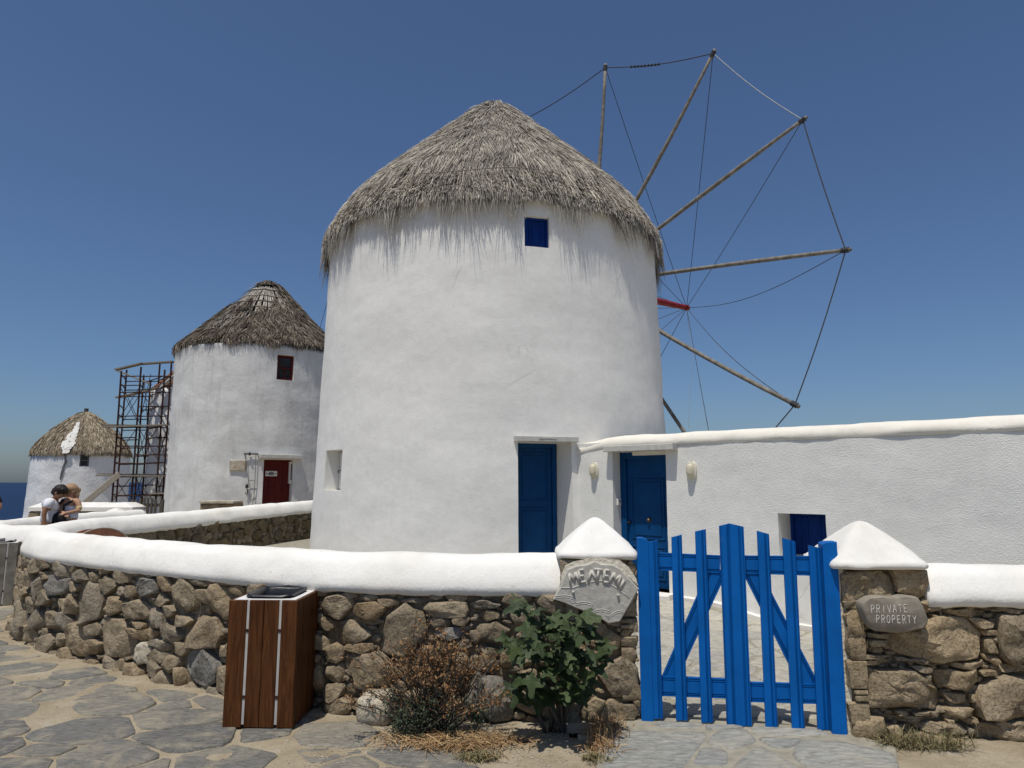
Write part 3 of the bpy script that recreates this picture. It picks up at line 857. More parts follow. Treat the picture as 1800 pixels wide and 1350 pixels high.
# packing stones between the traced ones, and the stretch beyond
def in_poly(x, y, poly):
    r = False; n = len(poly)
    for i in range(n):
        x0, y0 = poly[i]; x1, y1 = poly[(i + 1) % n]
        if (y0 > y) != (y1 > y) and x < (x1 - x0) * (y - y0) / (y1 - y0) + x0: r = not r
    return r
TRW = [[RW.ab(1440 + x / 3, 900 + y / 3) for x, y in poly] for poly in TR]
small = MB()
for k in range(900):
    a, b = random.uniform(.02, 1.30), random.uniform(-.08, 1.03)
    if b > .8 and a > .58: continue
    if any(in_poly(a, b, p) for p in TRW): continue
    r = random.uniform(.012, .03)
    pl = [(a + r * 1.5 * math.cos(t) * random.uniform(.7, 1.1), b + r * .8 * math.sin(t) * random.uniform(.7, 1.1)) for t in np.linspace(0, 2 * math.pi, 7)[:-1]]
    stone_mesh(small, pl, rw_map, -.16, -.085 + random.uniform(0, .03), .008)
tag(small.build('small_stone', M['warm_stone'], rw, smooth=True), kind='stuff')
b4 = (1.29, 4.15, -.08, .80)
pk = Pack(b4); pk.fill(.2, .06, 900, limit=.1); pk.fill(.06, .02, 1600)
for p in pk.out:
    if abs(area(p)) > .001: put_stone('stone', p, rw_map, -.14, -.03 + random.uniform(0, .03), .02, M['warm_stone'], rw)
side = Fr(RW(0, 0, -.5), RW.n, (0, 0, 1), -RW.r)
face_stones(side, .5, 1.03, rw, M['warm_stone'], [], .05, .13, limit=24)
rpath = Path([(RW(.545, 0, -.225).x, RW(.545, 0, -.225).y), (RW(1.6, 0, -.225).x, RW(1.6, 0, -.225).y), (RW(2.8, 0, -.225).x, RW(2.8, 0, -.225).y), (RW(4.2, 0, -.225).x, RW(4.2, 0, -.225).y)])
mb = MB(); sweep(mb, rpath, coping_prof(.225, -.555, -.80), 0, rpath.L, .06, low=.012); mb.build('coping', M['coping'], rw, smooth=True)
pyramid_cap(RW, -.06, .575, -.54, .065, 1.07, 1.335, parent=rw)
mb = MB(); mb.box(Fr(RW(0, 0, 0), RW.r), -.004, .035, 0, 1.05, -.3, -.05)
mb.build('lime_strip', M['lime_mortar'], rw)

# ------------------------------------------------------------------ blue gate
GA, GB = Vector((.862, 4.885, -1.6)), Vector((2.10, 4.675, -1.6))
GF = Fr(GA, GB - GA)
gate = empty('garden_gate', (GA + GB) / 2, 'bright blue wooden picket gate with arched top and diagonal braces between two stone pillars', 'gate')
def grooved(mbx, fr, p0, p1, p2, p3, c0, c1, grooves, depth=.009, gw_=.0075):
    """board with quad outline p0..p3 (bl, br, tr, tl) and grooves along its length at fractions of its width"""
    ts = [0]
    prof = [(0, c0), (0, c1)]
    wb = math.hypot(p1[0] - p0[0], p1[1] - p0[1])
    for g in grooves:
        h = gw_ / wb / 2
        prof += [(g - h, c1), (g - h * .6, c1 - depth), (g + h * .6, c1 - depth), (g + h, c1)]
    prof += [(1, c1), (1, c0)]
    m = len(prof)
    L = lambda a, b, t: (a[0] + (b[0] - a[0]) * t, a[1] + (b[1] - a[1]) * t)
    vs = [fr(*L(p0, p1, t), c) for t, c in prof] + [fr(*L(p3, p2, t), c) for t, c in prof]
    fs = [(i, i + 1, i + 1 + m, i + m) for i in range(m - 1)] + [(m - 1, 0, m, 2 * m - 1)]
    fs += [tuple(range(m))[::-1], tuple(range(m, 2 * m))]
    mbx.add(vs, fs)
def gpx(x, y): return GF.ab(1100 + x * 400 / 1350, 900 + y * 400 / 1350, 0.0)
PK = [((165,1220),(220,1220),(189,166),(130,177)), ((298,1230),(365,1230),(331,134),(270,149)), ((447,1241),(515,1242),(473,101),(410,115)),
      ((827,1270),(897,1271),(846,130),(776,110)), ((983,1277),(1055,1278),(1001,173),(926,152)), ((1135,1285),(1203,1287),(1147,212),(1080,195))]
for q in PK:
    mb = MB(); grooved(mb, GF, *[gpx(*p) for p in q], 0.0, .024, (.60, .70, .92)); mb.build('picket', M['blue'], gate)
mb = MB()
grooved(mb, GF, gpx(597, 1250), gpx(649, 1254), gpx(610, 68), gpx(552, 82), 0, .03, (.1, .75, .88))
mb.build('centre_picket', M['blue'], gate)
mb = MB()
grooved(mb, GF, gpx(650, 1257), gpx(743, 1260), gpx(694, 86), gpx(611, 66), 0, .038, (.62, .72, .90))
mb.build('centre_picket', M['blue'], gate)
for q in [((165, 345), (560, 362), (560, 258), (165, 240)), ((690, 365), (1140, 380), (1140, 262), (690, 259)), ((185, 1092), (600, 1108), (600, 990), (185, 972)), ((720, 1128), (1190, 1142), (1190, 1022), (720, 1010))]:
    p = [gpx(*t) for t in q]
    mb = MB(); grooved(mb, GF, p[0], p[3], p[2], p[1], -.022, -.002, (.10, .18, .80, .90)); mb.build('rail', M['blue'], gate)
for q in [((214, 975), (290, 975), (580, 345), (500, 345)), ((1120, 1022), (1050, 1022), (698, 345), (772, 347))]:
    p = [gpx(*t) for t in q]
    # widen the brace square to its run
    mb = MB()
    bl, br, tr, tl = p
    if bl[0] > br[0]: bl, br, tr, tl = br, bl, tl, tr
    grooved(mb, GF, (bl[0] - .012, bl[1] - .03), (br[0] + .03, br[1]), (tr[0] + .03, tr[1]), (tl[0] - .012, tl[1]), -.03, -.008, (.12, .22, .78, .88))
    mb.build('brace', M['blue'], gate)
def gpost(x0b, x1b, yb, x0t, x1t, yt, flip, c0, c1):
    b0, b1 = gpx(x0b, yb), gpx(x1b, yb + 4); t0, t1 = gpx(x0t, yt), gpx(x1t, yt)
    poly = [b0, b1]
    w = t1[0] - t0[0]
    arc = []
    for k in range(7):
        a = k / 6 * math.pi / 2
        arc.append((t1[0] - w * .75 + w * .75 * math.cos(a), t1[1] - .035 + .035 * math.sin(a)) if not flip else (t0[0] + w * .5 - w * .5 * math.cos(math.pi / 2 - a), t0[1] - .02 + .02 * math.sin(math.pi / 2 - a)))
    poly += arc + [t0] if not flip else [(t1[0], t1[1])] + arc
    m = MB(); m.prism(GF, poly, c0, c1, .003); return m.build('gate_post', M['blue'], gate)
gpost(93, 165, 1243, 65, 131, 150, False, -.035, .032)
gpost(1208, 1295, 1314, 1147, 1233, 172, True, -.035, .075)
for y in (300, 1050):
    a, b = gpx(1150, y)
    mb = MB(); mb.box(GF, a - .03, a + .05, b - .02, b + .02, -.034, -.028); mb.tube([GF(a + .05, b - .03, -.03), GF(a + .05, b + .03, -.03)], .009); mb.build('hinge', M['iron'], gate)
a, b = gpx(140, 310)
mb = MB(); mb.box(GF, a - .02, a + .03, b - .03, b + .03, -.05, -.035); mb.tube([GF(a - .05, b, -.045), GF(a + .04, b, -.045)], .006); mb.build('latch', M['iron'], gate)

# ------------------------------------------------------------------ lettering
GL = {'M': [[(0, 0), (.12, 1), (.5, .38), (.88, 1), (1, 0)]], 'E': [[(.85, 1), (.08, 1), (.08, 0), (.9, 0)], [(.08, .52), (.72, .52)]], 'L': [[(0, 0), (.5, 1), (1, 0)]],
      'T': [[(0, 1), (1, 1)], [(.5, 1), (.5, 0)]], 'I': [[(.5, 0), (.5, 1)]], 'P': [[(.1, 0), (.1, 1), (.65, 1), (.85, .85), (.85, .65), (.65, .5), (.1, .5)]],
      'R': [[(.1, 0), (.1, 1), (.65, 1), (.85, .85), (.85, .65), (.65, .5), (.1, .5)], [(.45, .5), (.95, 0)]], 'V': [[(0, 1), (.5, 0), (1, 1)]], 'A': [[(0, 0), (.5, 1), (1, 0)], [(.2, .38), (.8, .38)]],
      'O': [[(.5 + .45 * math.cos(t), .5 + .5 * math.sin(t)) for t in np.linspace(0, 2 * math.pi, 13)]], 'Y': [[(0, 1), (.5, .5), (1, 1)], [(.5, .5), (.5, 0)]]}
def letter(mbx, fr, ch, a, b, w, h, rot, rad, c, flat=.6):
    ca, sa = math.cos(rot), math.sin(rot)
    for st in GL[ch]:
        pts = []
        for x, y in st:
            x, y = (x - .5) * w, (y - .5) * h
            pts.append(fr(a + x * ca - y * sa, b + x * sa + y * ca, c))
        for i in range(len(pts) - 1): mbx.tube([pts[i], pts[i + 1]], rad, 6)
# nameplate on the left pillar
NF = Fr(LP(0, 0, .012), LP.r)
def npx(x, y, c=.0): return NF.ab(960 + x / 6.43, 900 + y / 6.43, c)
plate = [(240,640),(330,605),(470,580),(540,545),(620,580),(760,590),(825,630),(880,690),(960,770),(1045,860),(1000,935),(960,1010),(900,1110),(830,1230),(700,1255),(600,1190),(500,1140),(330,1080),(200,1020),(80,980),(120,900),(150,850),(200,720)]
P = [npx(*p) for p in plate][::-1]
npl = empty('stone_nameplate', NF(.25, .8, 0), 'carved grey stone nameplate reading ΜΕΛΤΕΜΙ above carved waves, on the left gate pillar', 'nameplate')
mb = MB(); mb.prism(NF, P, -.02, .03, .008); mb.build('slab', M['slab_stone'], npl)
band = [(160,850),(300,845),(420,810),(520,780),(620,770),(700,790),(780,840),(860,900),(935,960),(1030,865),(880,690),(750,600),(560,590),(400,610),(245,655),(205,740)]
# raised lettering
for ch, x, y, rot, w, h in [('M',308,745,13,100,128),('E',405,715,9,72,130),('L',512,715,4,95,120),('T',580,705,-6,92,120),('E',680,718,-10,72,130),('M',775,752,-24,98,122),('I',850,808,-30,40,110)]:
    a, b = npx(x, y); k = 1 / 6.43 / 252
    mb = MB(); letter(mb, NF, ch, a, b, w * k, h * k, R(rot), .0088, .033); mb.build('letter', M['slab_relief'], npl, smooth=True)
def curve_on(name, pts, rad, c):
    m = MB(); m.tube([NF(*npx(*p), c) for p in pts], rad, 5); return m.build(name, M['slab_relief'], npl, smooth=True)
curve_on('carved_edge', [(165,850),(300,848),(420,808),(520,780),(620,770),(700,795),(780,845),(860,905),(935,965)], .0035, .030)
def spiral(x0, y0, x1, y1, r):
    pts = [(x0 + (x1 - x0) * t, y0 + (y1 - y0) * t - 34 * math.sin(t * math.pi * .8)) for t in np.linspace(0, 1, 9)]
    for k in range(1, 22):
        a = -.2 + k * .42; q = r * (1 - k / 24); pts.append((x1 - r + q * math.cos(a) , y1 + q * math.sin(a)))
    return pts
for w in ((95,945,335,985,36),(330,1020,540,1060,40),(540,1105,720,1140,34),(690,1185,860,1120,10)):
    curve_on('carved_wave', spiral(*w), .0028, .030)
    curve_on('carved_wave', [(x, y + 22) for x, y in spiral(*w)[:9]], .0022, .030)
for x, y in ((303, 895), (805, 930)):
    a, b = npx(x, y); mb = MB(); mb.tube([NF(a, b, .02), NF(a, b, .045)], .009, 8); mb.build('stud', M['slab_relief'], npl, smooth=True)
mb = MB()
edge = [(170,870),(170,720),(215,610),(310,560),(450,530),(540,505),(660,530),(820,535),(930,620),(1010,740),(1035,830),(880,690),(760,590),(620,580),(540,545),(470,580),(330,605),(240,640),(200,720),(150,850)]
mb.prism(NF, [npx(*p) for p in edge][::-1], -.03, .018, 0); mb.build('mortar_bed', M['lime_mortar'], npl)
# private property stone
SF = Fr(RW(0, 0, .0), RW.r)
def spx(x, y, c=0): return SF.ab(1440 + x / 3, 900 + y / 3, c)
sign = empty('stone_sign', SF(.2, .75, 0), 'smooth brown stone slab lettered PRIVATE PROPERTY in white, right of the gate', 'sign')
P = [spx(*p) for p in [(190,470),(230,440),(300,432),(360,442),(420,430),(490,440),(520,490),(545,560),(530,600),(400,630),(260,615),(225,570),(205,520)]][::-1]
mb = MB(); mb.prism(SF, chaikin(P, .1), -.03, .075, .014); o = mb.build('slab', M['river_stone'], sign); smooth_angle(o, 50)
def row(txt, x0, y0, x1, y1, h):
    n = len(txt)
    for i, ch in enumerate(txt):
        t = (i + .5) / n; a, b = spx(x0 + (x1 - x0) * t, y0 + (y1 - y0) * t, .075); k = 1 / 3 / 262
        mb = MB(); letter(mb, SF, ch, a, b, (x1 - x0) / n * .62 * k, h * k * random.uniform(.92, 1.08), R(random.uniform(-3, 3)), .0019, .0755)
        mb.build('letter', M['chalk'], sign)
row('PRIVATE', 268, 512, 470, 508, 36); row('PROPERTY', 296, 564, 516, 568, 36)

# ------------------------------------------------------------------ towers
def grid_axis(a, b, n, cuts):
    l = list(np.linspace(a, b, n + 1)) 
    for c in cuts:
        l = [x for x in l if abs(x - c) > (b - a) / n * .45 or x in cuts]; l.append(c)
    return sorted(l)
def tower(name, C, rf, z0, z1, holes, mat, parent, nth=180, nz_=70, amp=.012, fs=1.0):
    """round plastered wall with real openings; holes: t0,t1,zb,zt,depth,splay"""
    th = grid_axis(-math.pi, math.pi, nth, [t for h in holes for t in h[:2]])
    zs = grid_axis(z0, z1, nz_, [t for h in holes for t in h[2:4]])
    mb = MB(); nt = len(th) - 1
    def pos(t, z):
        r = rf(z); x, y = math.sin(t), -math.cos(t)
        r += amp * (nz(x * 2.2, y * 2.2 + z * .6, z * .9, fs) + .5 * nz(x * 6, y * 6, z * 2.2, fs) + .3 * nz(x * 14, y * 14, z * 6, fs))
        return Vector((C[0] + x * r, C[1] + y * r, z))
    for z in zs:
        for t in th[:-1]: mb.v.append(tuple(pos(t, z)))
    for j in range(len(zs) - 1):
        zm = (zs[j] + zs[j + 1]) / 2
        for i in range(nt):
            tm = (th[i] + th[i + 1]) / 2
            if any(h[0] < tm < h[1] and h[2] < zm < h[3] for h in holes): continue
            mb.f.append((j * nt + i, j * nt + (i + 1) % nt, (j + 1) * nt + (i + 1) % nt, (j + 1) * nt + i))
    top = (len(zs) - 1) * nt
    mb.f.append(tuple(top + i for i in range(nt)))
    o = mb.build(name, mat, parent, smooth=True)
    rv = MB(); frames = []
    for t0, t1, zb, zt, dep, sp in holes:
        tm = (t0 + t1) / 2; n = Vector((math.sin(tm), -math.cos(tm), 0)); r = Vector((math.cos(tm), math.sin(tm), 0))
        a = [pos(t0, zb), pos(t1, zb), pos(t1, zt), pos(t0, zt)]
        b = [p - n * dep for p in a]
        b[1] += r * sp; b[2] += r * sp
        ts = [t for t in th if t0 - 1e-9 <= t <= t1 + 1e-9]
        # jambs, head and sill follow the curved face
        for ed, sgn in ((([pos(t, zb) for t in ts]), 1), ([pos(t, zt) for t in ts], -1)):
            k = len(ed); q0 = b[0] if sgn > 0 else b[3]; q1 = b[1] if sgn > 0 else b[2]
            back = [q0 + (q1 - q0) * (i / (k - 1)) for i in range(k)]
            rv.add(ed + back, [(i, i + 1, k + i + 1, k + i)[::sgn] for i in range(k - 1)])
        zz = [z for z in zs if zb - 1e-9 <= z <= zt + 1e-9]
        for t, q0, q1, sgn in ((t0, b[0], b[3], -1), (t1, b[1], b[2], 1)):
            ed = [pos(t, z) for z in zz]; k = len(ed)
            back = [q0 + (q1 - q0) * ((z - zb) / (zt - zb)) for z in zz]
            rv.add(ed + back, [(i, i + 1, k + i + 1, k + i)[::sgn] for i in range(k - 1)])
        rv.add(b, [(0, 1, 2, 3)])
        frames.append(Fr(b[0] + n * .004, b[1] - b[0], (0, 0, 1)))
        frames[-1].w = (b[1] - b[0]).length; frames[-1].h = zt - zb
        rv.build('reveal', mat, o); rv = MB()

    return o, frames
def mill_tz(C, rf, px, py):
    d = ray(px, py); z = 0
    for _ in range(8):
        r = rf(z); A = d.x ** 2 + d.y ** 2; B = -2 * (d.x * C[0] + d.y * C[1]); Cc = C[0] ** 2 + C[1] ** 2 - r * r
        disc = max(0, B * B - 4 * A * Cc); t = (-B - math.sqrt(disc)) / (2 * A); z = d.z * t
    p = d * t
    return math.atan2(p.x - C[0], -(p.y - C[1])), z
def hole(C, rf, x0, x1, yt, yb, dep, sp=0.0):
    ym = (yt + yb) / 2
    t0, _ = mill_tz(C, rf, x0, ym); t1, _ = mill_tz(C, rf, x1, ym)
    _, zt = mill_tz(C, rf, (x0 + x1) / 2, yt); _, zb = mill_tz(C, rf, (x0 + x1) / 2, yb)
    return (t0, t1, zb, zt, dep, sp)

def strands(name, C, prof, n, parent, mat, length=(.35, .75), width=.016, lift=(.01, .07), drift=.10, rows=0, rowj=.06, droop=1.0, skip=None, eave=0, eave_len=(.25, .55), clump=9.0, seed=1, front=None, hang=(0, .2)):
    g = np.random.default_rng(seed)
    pr = np.array(prof, float)
    seg = np.hypot(np.diff(pr[:, 0]), np.diff(pr[:, 1])); al = np.concatenate([[0], np.cumsum(seg)]); L = al[-1]
    def rz(a):
        over = np.maximum(a - L, 0); a = np.minimum(a, L)
        return np.interp(a, al, pr[:, 0]) + over * .10, np.interp(a, al, pr[:, 1]) - over * .97
    aa = np.linspace(0, L, 400); w = rz(aa)[0] + .08; cdf = np.cumsum(w); cdf /= cdf[-1]
    a0 = np.interp(g.random(n), cdf, aa)
    if rows: a0 = (np.floor(a0 / L * rows) + .5) / rows * L + g.normal(0, rowj, n)
    ln = g.uniform(*length, n)
    if eave:
        a0 = np.concatenate([a0, L - g.uniform(.02, .30, eave)]); ln = np.concatenate([ln, g.uniform(*eave_len, eave)])
    n2 = len(a0)
    th = g.uniform(-math.pi, math.pi, n2)
    if front:
        m = g.random(n2) < .8
        th = np.where(m, g.uniform(front[0], front[1], n2), th)
    a0 = np.clip(a0, 0, L)
    # clumped drift, so neighbouring strands lean together
    cl = np.array([nz(math.sin(t) * clump * .6, math.cos(t) * clump * .6, x * 2.2) for t, x in zip(th, a0)])
    cl2 = np.array([nz(math.sin(t) * clump * 2, math.cos(t) * clump * 2, x * 3.1 + 20) for t, x in zip(th, a0)])
    hm = hang[0] + (hang[1] - hang[0]) * np.clip(g.random(n2) ** 1.5 * .8 + .55 * cl + .45 * cl2 + .12, -.15, 1.4)
    ln = np.maximum(np.minimum(ln, L - a0 + hm), .12)
    if skip is not None:
        keep = ~skip(th, a0, L, g); a0, ln, th, cl, cl2 = a0[keep], ln[keep], th[keep], cl[keep], cl2[keep]; n2 = len(a0)
    dr = drift * (1.6 * cl + .5 * g.normal(0, .5, n2))
    li0 = g.uniform(-.02, .02, n2); li1 = g.uniform(*lift, n2) + .05 * np.maximum(cl2, 0)
    pts = []
    for k, (f, lf) in enumerate(((0, 0), (.5, .75), (1, 1))):
        a = a0 + ln * f
        r, z = rz(a)
        r = r + li0 + li1 * lf * np.where(a > L, .75, 1); z = z + (li1 * lf) * .5 * np.where(a > L, .3, 1)
        t = th + dr * f / np.maximum(r, .35) * ln
        pts.append(np.stack([C[0] + np.sin(t) * r, C[1] - np.cos(t) * r, z], 1))
    tang = np.stack([np.cos(th), np.sin(th), 0 * th], 1); rad = np.stack([np.sin(th), -np.cos(th), 0 * th + .6], 1)
    rot = g.uniform(-.9, .9, n2)[:, None]
    wd = (tang * np.cos(rot) + rad * np.sin(rot)) * (width * g.uniform(.6, 1.3, n2))[:, None] * .5
    V = np.stack([pts[0] - wd, pts[0] + wd, pts[1] - wd * .9, pts[1] + wd * .9, pts[2] - wd * .25, pts[2] + wd * .25], 1).reshape(-1, 3)
    base = (np.arange(n2) * 6)[:, None]
    F = np.concatenate([base + np.array([0, 1, 3, 2]), base + np.array([2, 3, 5, 4])], 1).reshape(-1, 4)
    me = bpy.data.meshes.new(name)
    me.vertices.add(len(V)); me.vertices.foreach_set('co', V.astype(np.float32).ravel())
    me.loops.add(F.size); me.loops.foreach_set('vertex_index', F.astype(np.int32).ravel())
    me.polygons.add(len(F)); me.polygons.foreach_set('loop_start', (np.arange(len(F)) * 4).astype(np.int32))
    me.polygons.foreach_set('loop_total', np.full(len(F), 4, np.int32))
    me.update(calc_edges=True)
    tone = np.clip(.5 + .45 * cl2 + .20 * g.normal(0, 1, n2), 0, 1)
    at = me.attributes.new('tone', 'FLOAT', 'POINT'); at.data.foreach_set('value', np.repeat(tone, 6).astype(np.float32))
    return tag(link_mesh(name, me, mat, parent), kind='stuff')
def cone(name, C, prof, mat, parent, nseg=96, inset=.04, amp=.03):
    mb = MB(); m = len(prof)
    for r, z in prof:
        for i in range(nseg):
            t = 2 * math.pi * i / nseg; rr = max(.01, r - inset + amp * nz(math.sin(t) * 5, math.cos(t) * 5, z * 2))
            mb.v.append((C[0] + math.sin(t) * rr, C[1] - math.cos(t) * rr, z - inset * .5))
    for j in range(m - 1):
        for i in range(nseg):
            k = (i + 1) % nseg; mb.f.append((j * nseg + i, (j + 1) * nseg + i, (j + 1) * nseg + k, j * nseg + k))
    e = (m - 1) * nseg
    mb.f.append(tuple(e + i for i in range(nseg))[::-1]); mb.f.append(tuple(range(nseg)))
    return mb.build(name, mat, parent, smooth=True)

def panel_door(fr, w, h, parent, mat, name='door', cols=1, panels=((.1, .45), (.52, .93)), frame=.07, name_frame='door_frame', c=0.0):
    """framed and panelled leaf standing in its opening"""
    f = MB()
    f.box(fr, 0, frame, 0, h, c, c + .06, .004); f.box(fr, w - frame, w, 0, h, c, c + .06, .004); f.box(fr, frame, w - frame, h - frame, h, c, c + .058, .004)
    f.build(name_frame, mat, parent)
    d = MB(); x0, x1 = frame + .004, w - frame - .004
    d.box(fr, x0, x1, .01, h - frame - .004, c + .002, c + .022)
    cw = (x1 - x0) / cols
    root = d.build(name, mat, parent)
    for k in range(cols):
        for b0, b1 in panels:
            p = MB(); a0, a1 = x0 + cw * k + .07, x0 + cw * (k + 1) - .07; z0, z1 = b0 * h, b1 * h
            t = .018
            p.box(fr, a0, a1, z0, z0 + t, c + .0225, c + .036, .004); p.box(fr, a0, a1, z1 - t, z1, c + .0225, c + .036, .004)
            p.box(fr, a0, a0 + t, z0 + t, z1 - t, c + .0225, c + .035, .004); p.box(fr, a1 - t, a1, z0 + t, z1 - t, c + .0225, c + .035, .004)
            p.box(fr, a0 + .05, a1 - .05, z0 + .05, z1 - .05, c + .0225, c + .034, .008)
            p.build('panel', mat, root)
    return root

# ------------------------------------------------------------------ big windmill
mill = empty('windmill', (MC.x, MC.y, -1.3), 'largest nearest white windmill with shaggy grey thatch, blue doors and bare sail spars', 'windmill', 'windmills in a row')
H = [hole(MC, mill_r, 911, 1007, 777, 988, .52, -.12), hole(MC, mill_r, 922, 966, 380, 434, .16), hole(MC, mill_r, 571, 600, 791, 862, .30)]
H[0] = (H[0][0], H[0][1], -1.42, H[0][3], H[0][4], H[0][5])
wall, FRS = tower('tower_wall', MC, mill_r, -2.1, 4.80, H, M['plaster'], mill, 220, 90, .016)
panel_door(FRS[0], FRS[0].w, FRS[0].h, mill, M['shaded_door_blue'], panels=((.08, .50), (.55, .93)))
fr = FRS[1]
panel_door(fr, fr.w, fr.h, mill, M['shaded_shutter_blue'], 'shutter', panels=((.12, .84),), frame=.035, name_frame='window_frame')
fr = FRS[2]
mb = MB(); mb.box(fr, .03, fr.w - .03, .03, fr.h - .03, .0, .03, .004); mb.build('niche_shutter', M['white'], mill)
mb = MB(); mb.tube([fr(.08, fr.h * .5, .03), fr(.08, fr.h * .5, .07), fr(.08, fr.h * .43, .07)], .008); mb.build('latch', M['iron'], mill)
# lintel over the blue door
t0, zt = mill_tz(MC, mill_r, 957, 777); n = Vector((math.sin(t0), -math.cos(t0), 0)); rr = Vector((math.cos(t0), math.sin(t0), 0))
pl = Vector((MC.x, MC.y, 0)) + n * (mill_r(zt) - .05); LF = Fr(Vector((pl.x, pl.y, zt)), rr)
a0, _ = LF.ab(903, 770); a1, _ = LF.ab(1011, 770)
mb = MB(); mb.box(LF, a0, a1, .0, .085, -.1, .16, .008); lint = mb.build('lintel', M['marble'], mill)
mb = MB()
for k in range(5):
    x = (a0 + a1) / 2 + (k - 2) * .055
    mb.tube([LF(x - .03, .045, .16), LF(x, .062 - abs(k - 2) * .004, .165), LF(x + .03, .045, .16)], .006, 5)
mb.build('carved_leaf', M['marble'], lint)
ROOF1 = [(0.05,8.24),(.28,8.11),(.90,7.50),(1.62,6.82),(2.33,6.15),(2.93,5.52),(3.25,5.0),(3.38,4.77),(3.44,4.61)]
cone('roof_cone', MC, ROOF1[:-2] + [(3.40, 4.84)], M['under_thatch'], mill, inset=.07, amp=.06)
FRONT = (-2.3, 2.1)
strands('thatch', MC, ROOF1, 125000, mill, M['thatch'], (.3, .75), .0115, (.01, .095), .34, eave=5000, eave_len=(.18, .5), clump=9, seed=3, front=FRONT, hang=(-.95, -.02))
def fringe_gap(th, a, L, g):
    win = (th > H[1][0] - .012) & (th < H[1][1] + .012)
    return win | ((np.sin(th * 41 + 2 * np.sin(th * 13)) + .6 * np.sin(th * 97 + 1) + .5 * np.sin(th * 19 + 2)) > .35 + g.normal(0, .4, len(th)))
strands('thatch_fringe', MC, ROOF1, 9, mill, M['thatch_tip'], (.3, .4), .011, (.0, .05), .2, eave=9000, eave_len=(.3, .7), clump=16, seed=5, front=FRONT, hang=(-.42, .34), skip=fringe_gap)
strands('thatch_wisp', MC, ROOF1, 9, mill, M['thatch_tip'], (.3, .4), .010, (.03, .09), .3, eave=6000, eave_len=(.45, 1.1), clump=22, seed=6, front=FRONT, hang=(-.1, .78), skip=fringe_gap)
mb = MB(); mb.tube([(MC.x, MC.y, 8.1), (MC.x, MC.y, 8.27)], [.14, .09], 10); mb.build('roof_knob', M['under_thatch'], mill)
for rI, zI, w0, w1 in ((3.30, 5.08, -.35, .35),):
    mb = MB(); mb.tube([(MC.x + math.sin(t) * (rI + .10), MC.y - math.cos(t) * (rI + .06), zI + .05 + .03 * math.sin(t * 9)) for t in np.linspace(w0, w1, 26)], .009, 5); mb.build('thatch_wire', M['grey_wood'], mill)

# sails: twelve bare spars round a red axle
AZ, SD, HZ, SL, A0, TILT = 0.70422906, 3.48287973, 4.91234619, 6.12648795, 1.49493597, -0.0643687
axn = Vector((math.sin(AZ) * math.cos(TILT), math.cos(AZ) * math.cos(TILT), math.sin(TILT)))
hub = Vector((MC.x + math.sin(AZ) * SD, MC.y + math.cos(AZ) * SD, HZ))
uu = Vector((math.cos(AZ), -math.sin(AZ), 0)); vv = axn.cross(uu); vv = -vv if vv.z < 0 else vv
tipA = hub + axn * 5.4; d = ray(1207, 541); tipA = d * (tipA.y / d.y)
mb = MB(); mb.tube([hub - axn * 3.0, hub, hub + (tipA - hub) * .5, tipA], [.16, .15, .11, .075], 10); mb.tube([tipA - (tipA - hub).normalized() * .10, tipA + (tipA - hub).normalized() * .06], .095, 8)
mb.build('axle', M['red'], mill, smooth=False)
mb = MB(); mb.tube([hub - axn * .18, hub + axn * .18], .34, 14); mb.build('sail_hub', M['grey_wood'], mill)
tips = []
for k in range(12):
    a = A0 - k * math.pi / 6 + (R(9) if k == 5 else 0)
    dr = uu * math.cos(a) + vv * math.sin(a); sd = axn.cross(dr)
    L = SL * (1 + .012 * math.sin(k * 2.3)); bend = .09 * math.sin(k * 1.7 + .6)
    if k == 0: L *= .99
    pts = [hub + dr * (L * t) + sd * (bend * math.sin(t * math.pi)) + axn * (.05 * math.sin(t * 3)) for t in np.linspace(0, 1, 9)]
    mb = MB(); mb.tube(pts, [.057 - .016 * t + .003 * math.sin(t * 40 + k) for t in np.linspace(0, 1, 9)], 8)
    o = mb.build('sail_spar', M['grey_wood'], mill, smooth=True)
    mb = MB(); e = (pts[-1] - pts[-2]).normalized()
    for q in range(4): 
        c = pts[-1] - e * (.06 + .035 * q)
        mb.tube([c - e * .014, c + e * .014], .058, 8)
    mb.build('lashing', M['rope'], o)
    tips.append(pts[-1] - e * .1)
for k in range(12):
    p, q = tips[k], tips[(k + 1) % 12]
    mb = MB(); mb.tube([p.lerp(q, t) - Vector((0, 0, .10 * math.sin(t * math.pi))) for t in np.linspace(0, 1, 9)], .013, 5)
    o = mb.build('rim_rope', M['pale_rope'] if k == 1 else M['rope'], mill)
    if k == 0:
        mb = MB()
        for t in np.linspace(.26, .52, 9):
            c = p.lerp(q, t) - Vector((0, 0, .10 * math.sin(t * math.pi))); e = (q - p).normalized()
            mb.tube([c - e * .03, c + e * .03], [.02, .035], 6)
        mb.build('rope_knot', M['rope'], o)
    sag = {3: .32, 4: .25}.get(k, .05)
    mb = MB(); mb.tube([p.lerp(tipA, t) - Vector((0, 0, sag * math.sin(t * math.pi))) for t in np.linspace(0, 1, 12)], .0085, 5); mb.build('stay_rope', M['rope'], mill)
mb = MB(); mb.tube([tipA, tipA + Vector((.1, -.05, -1.6)), at_y(1210, 752, tipA.y - .1)], .006, 5); mb.build('loose_rope', M['pale_rope'], mill)

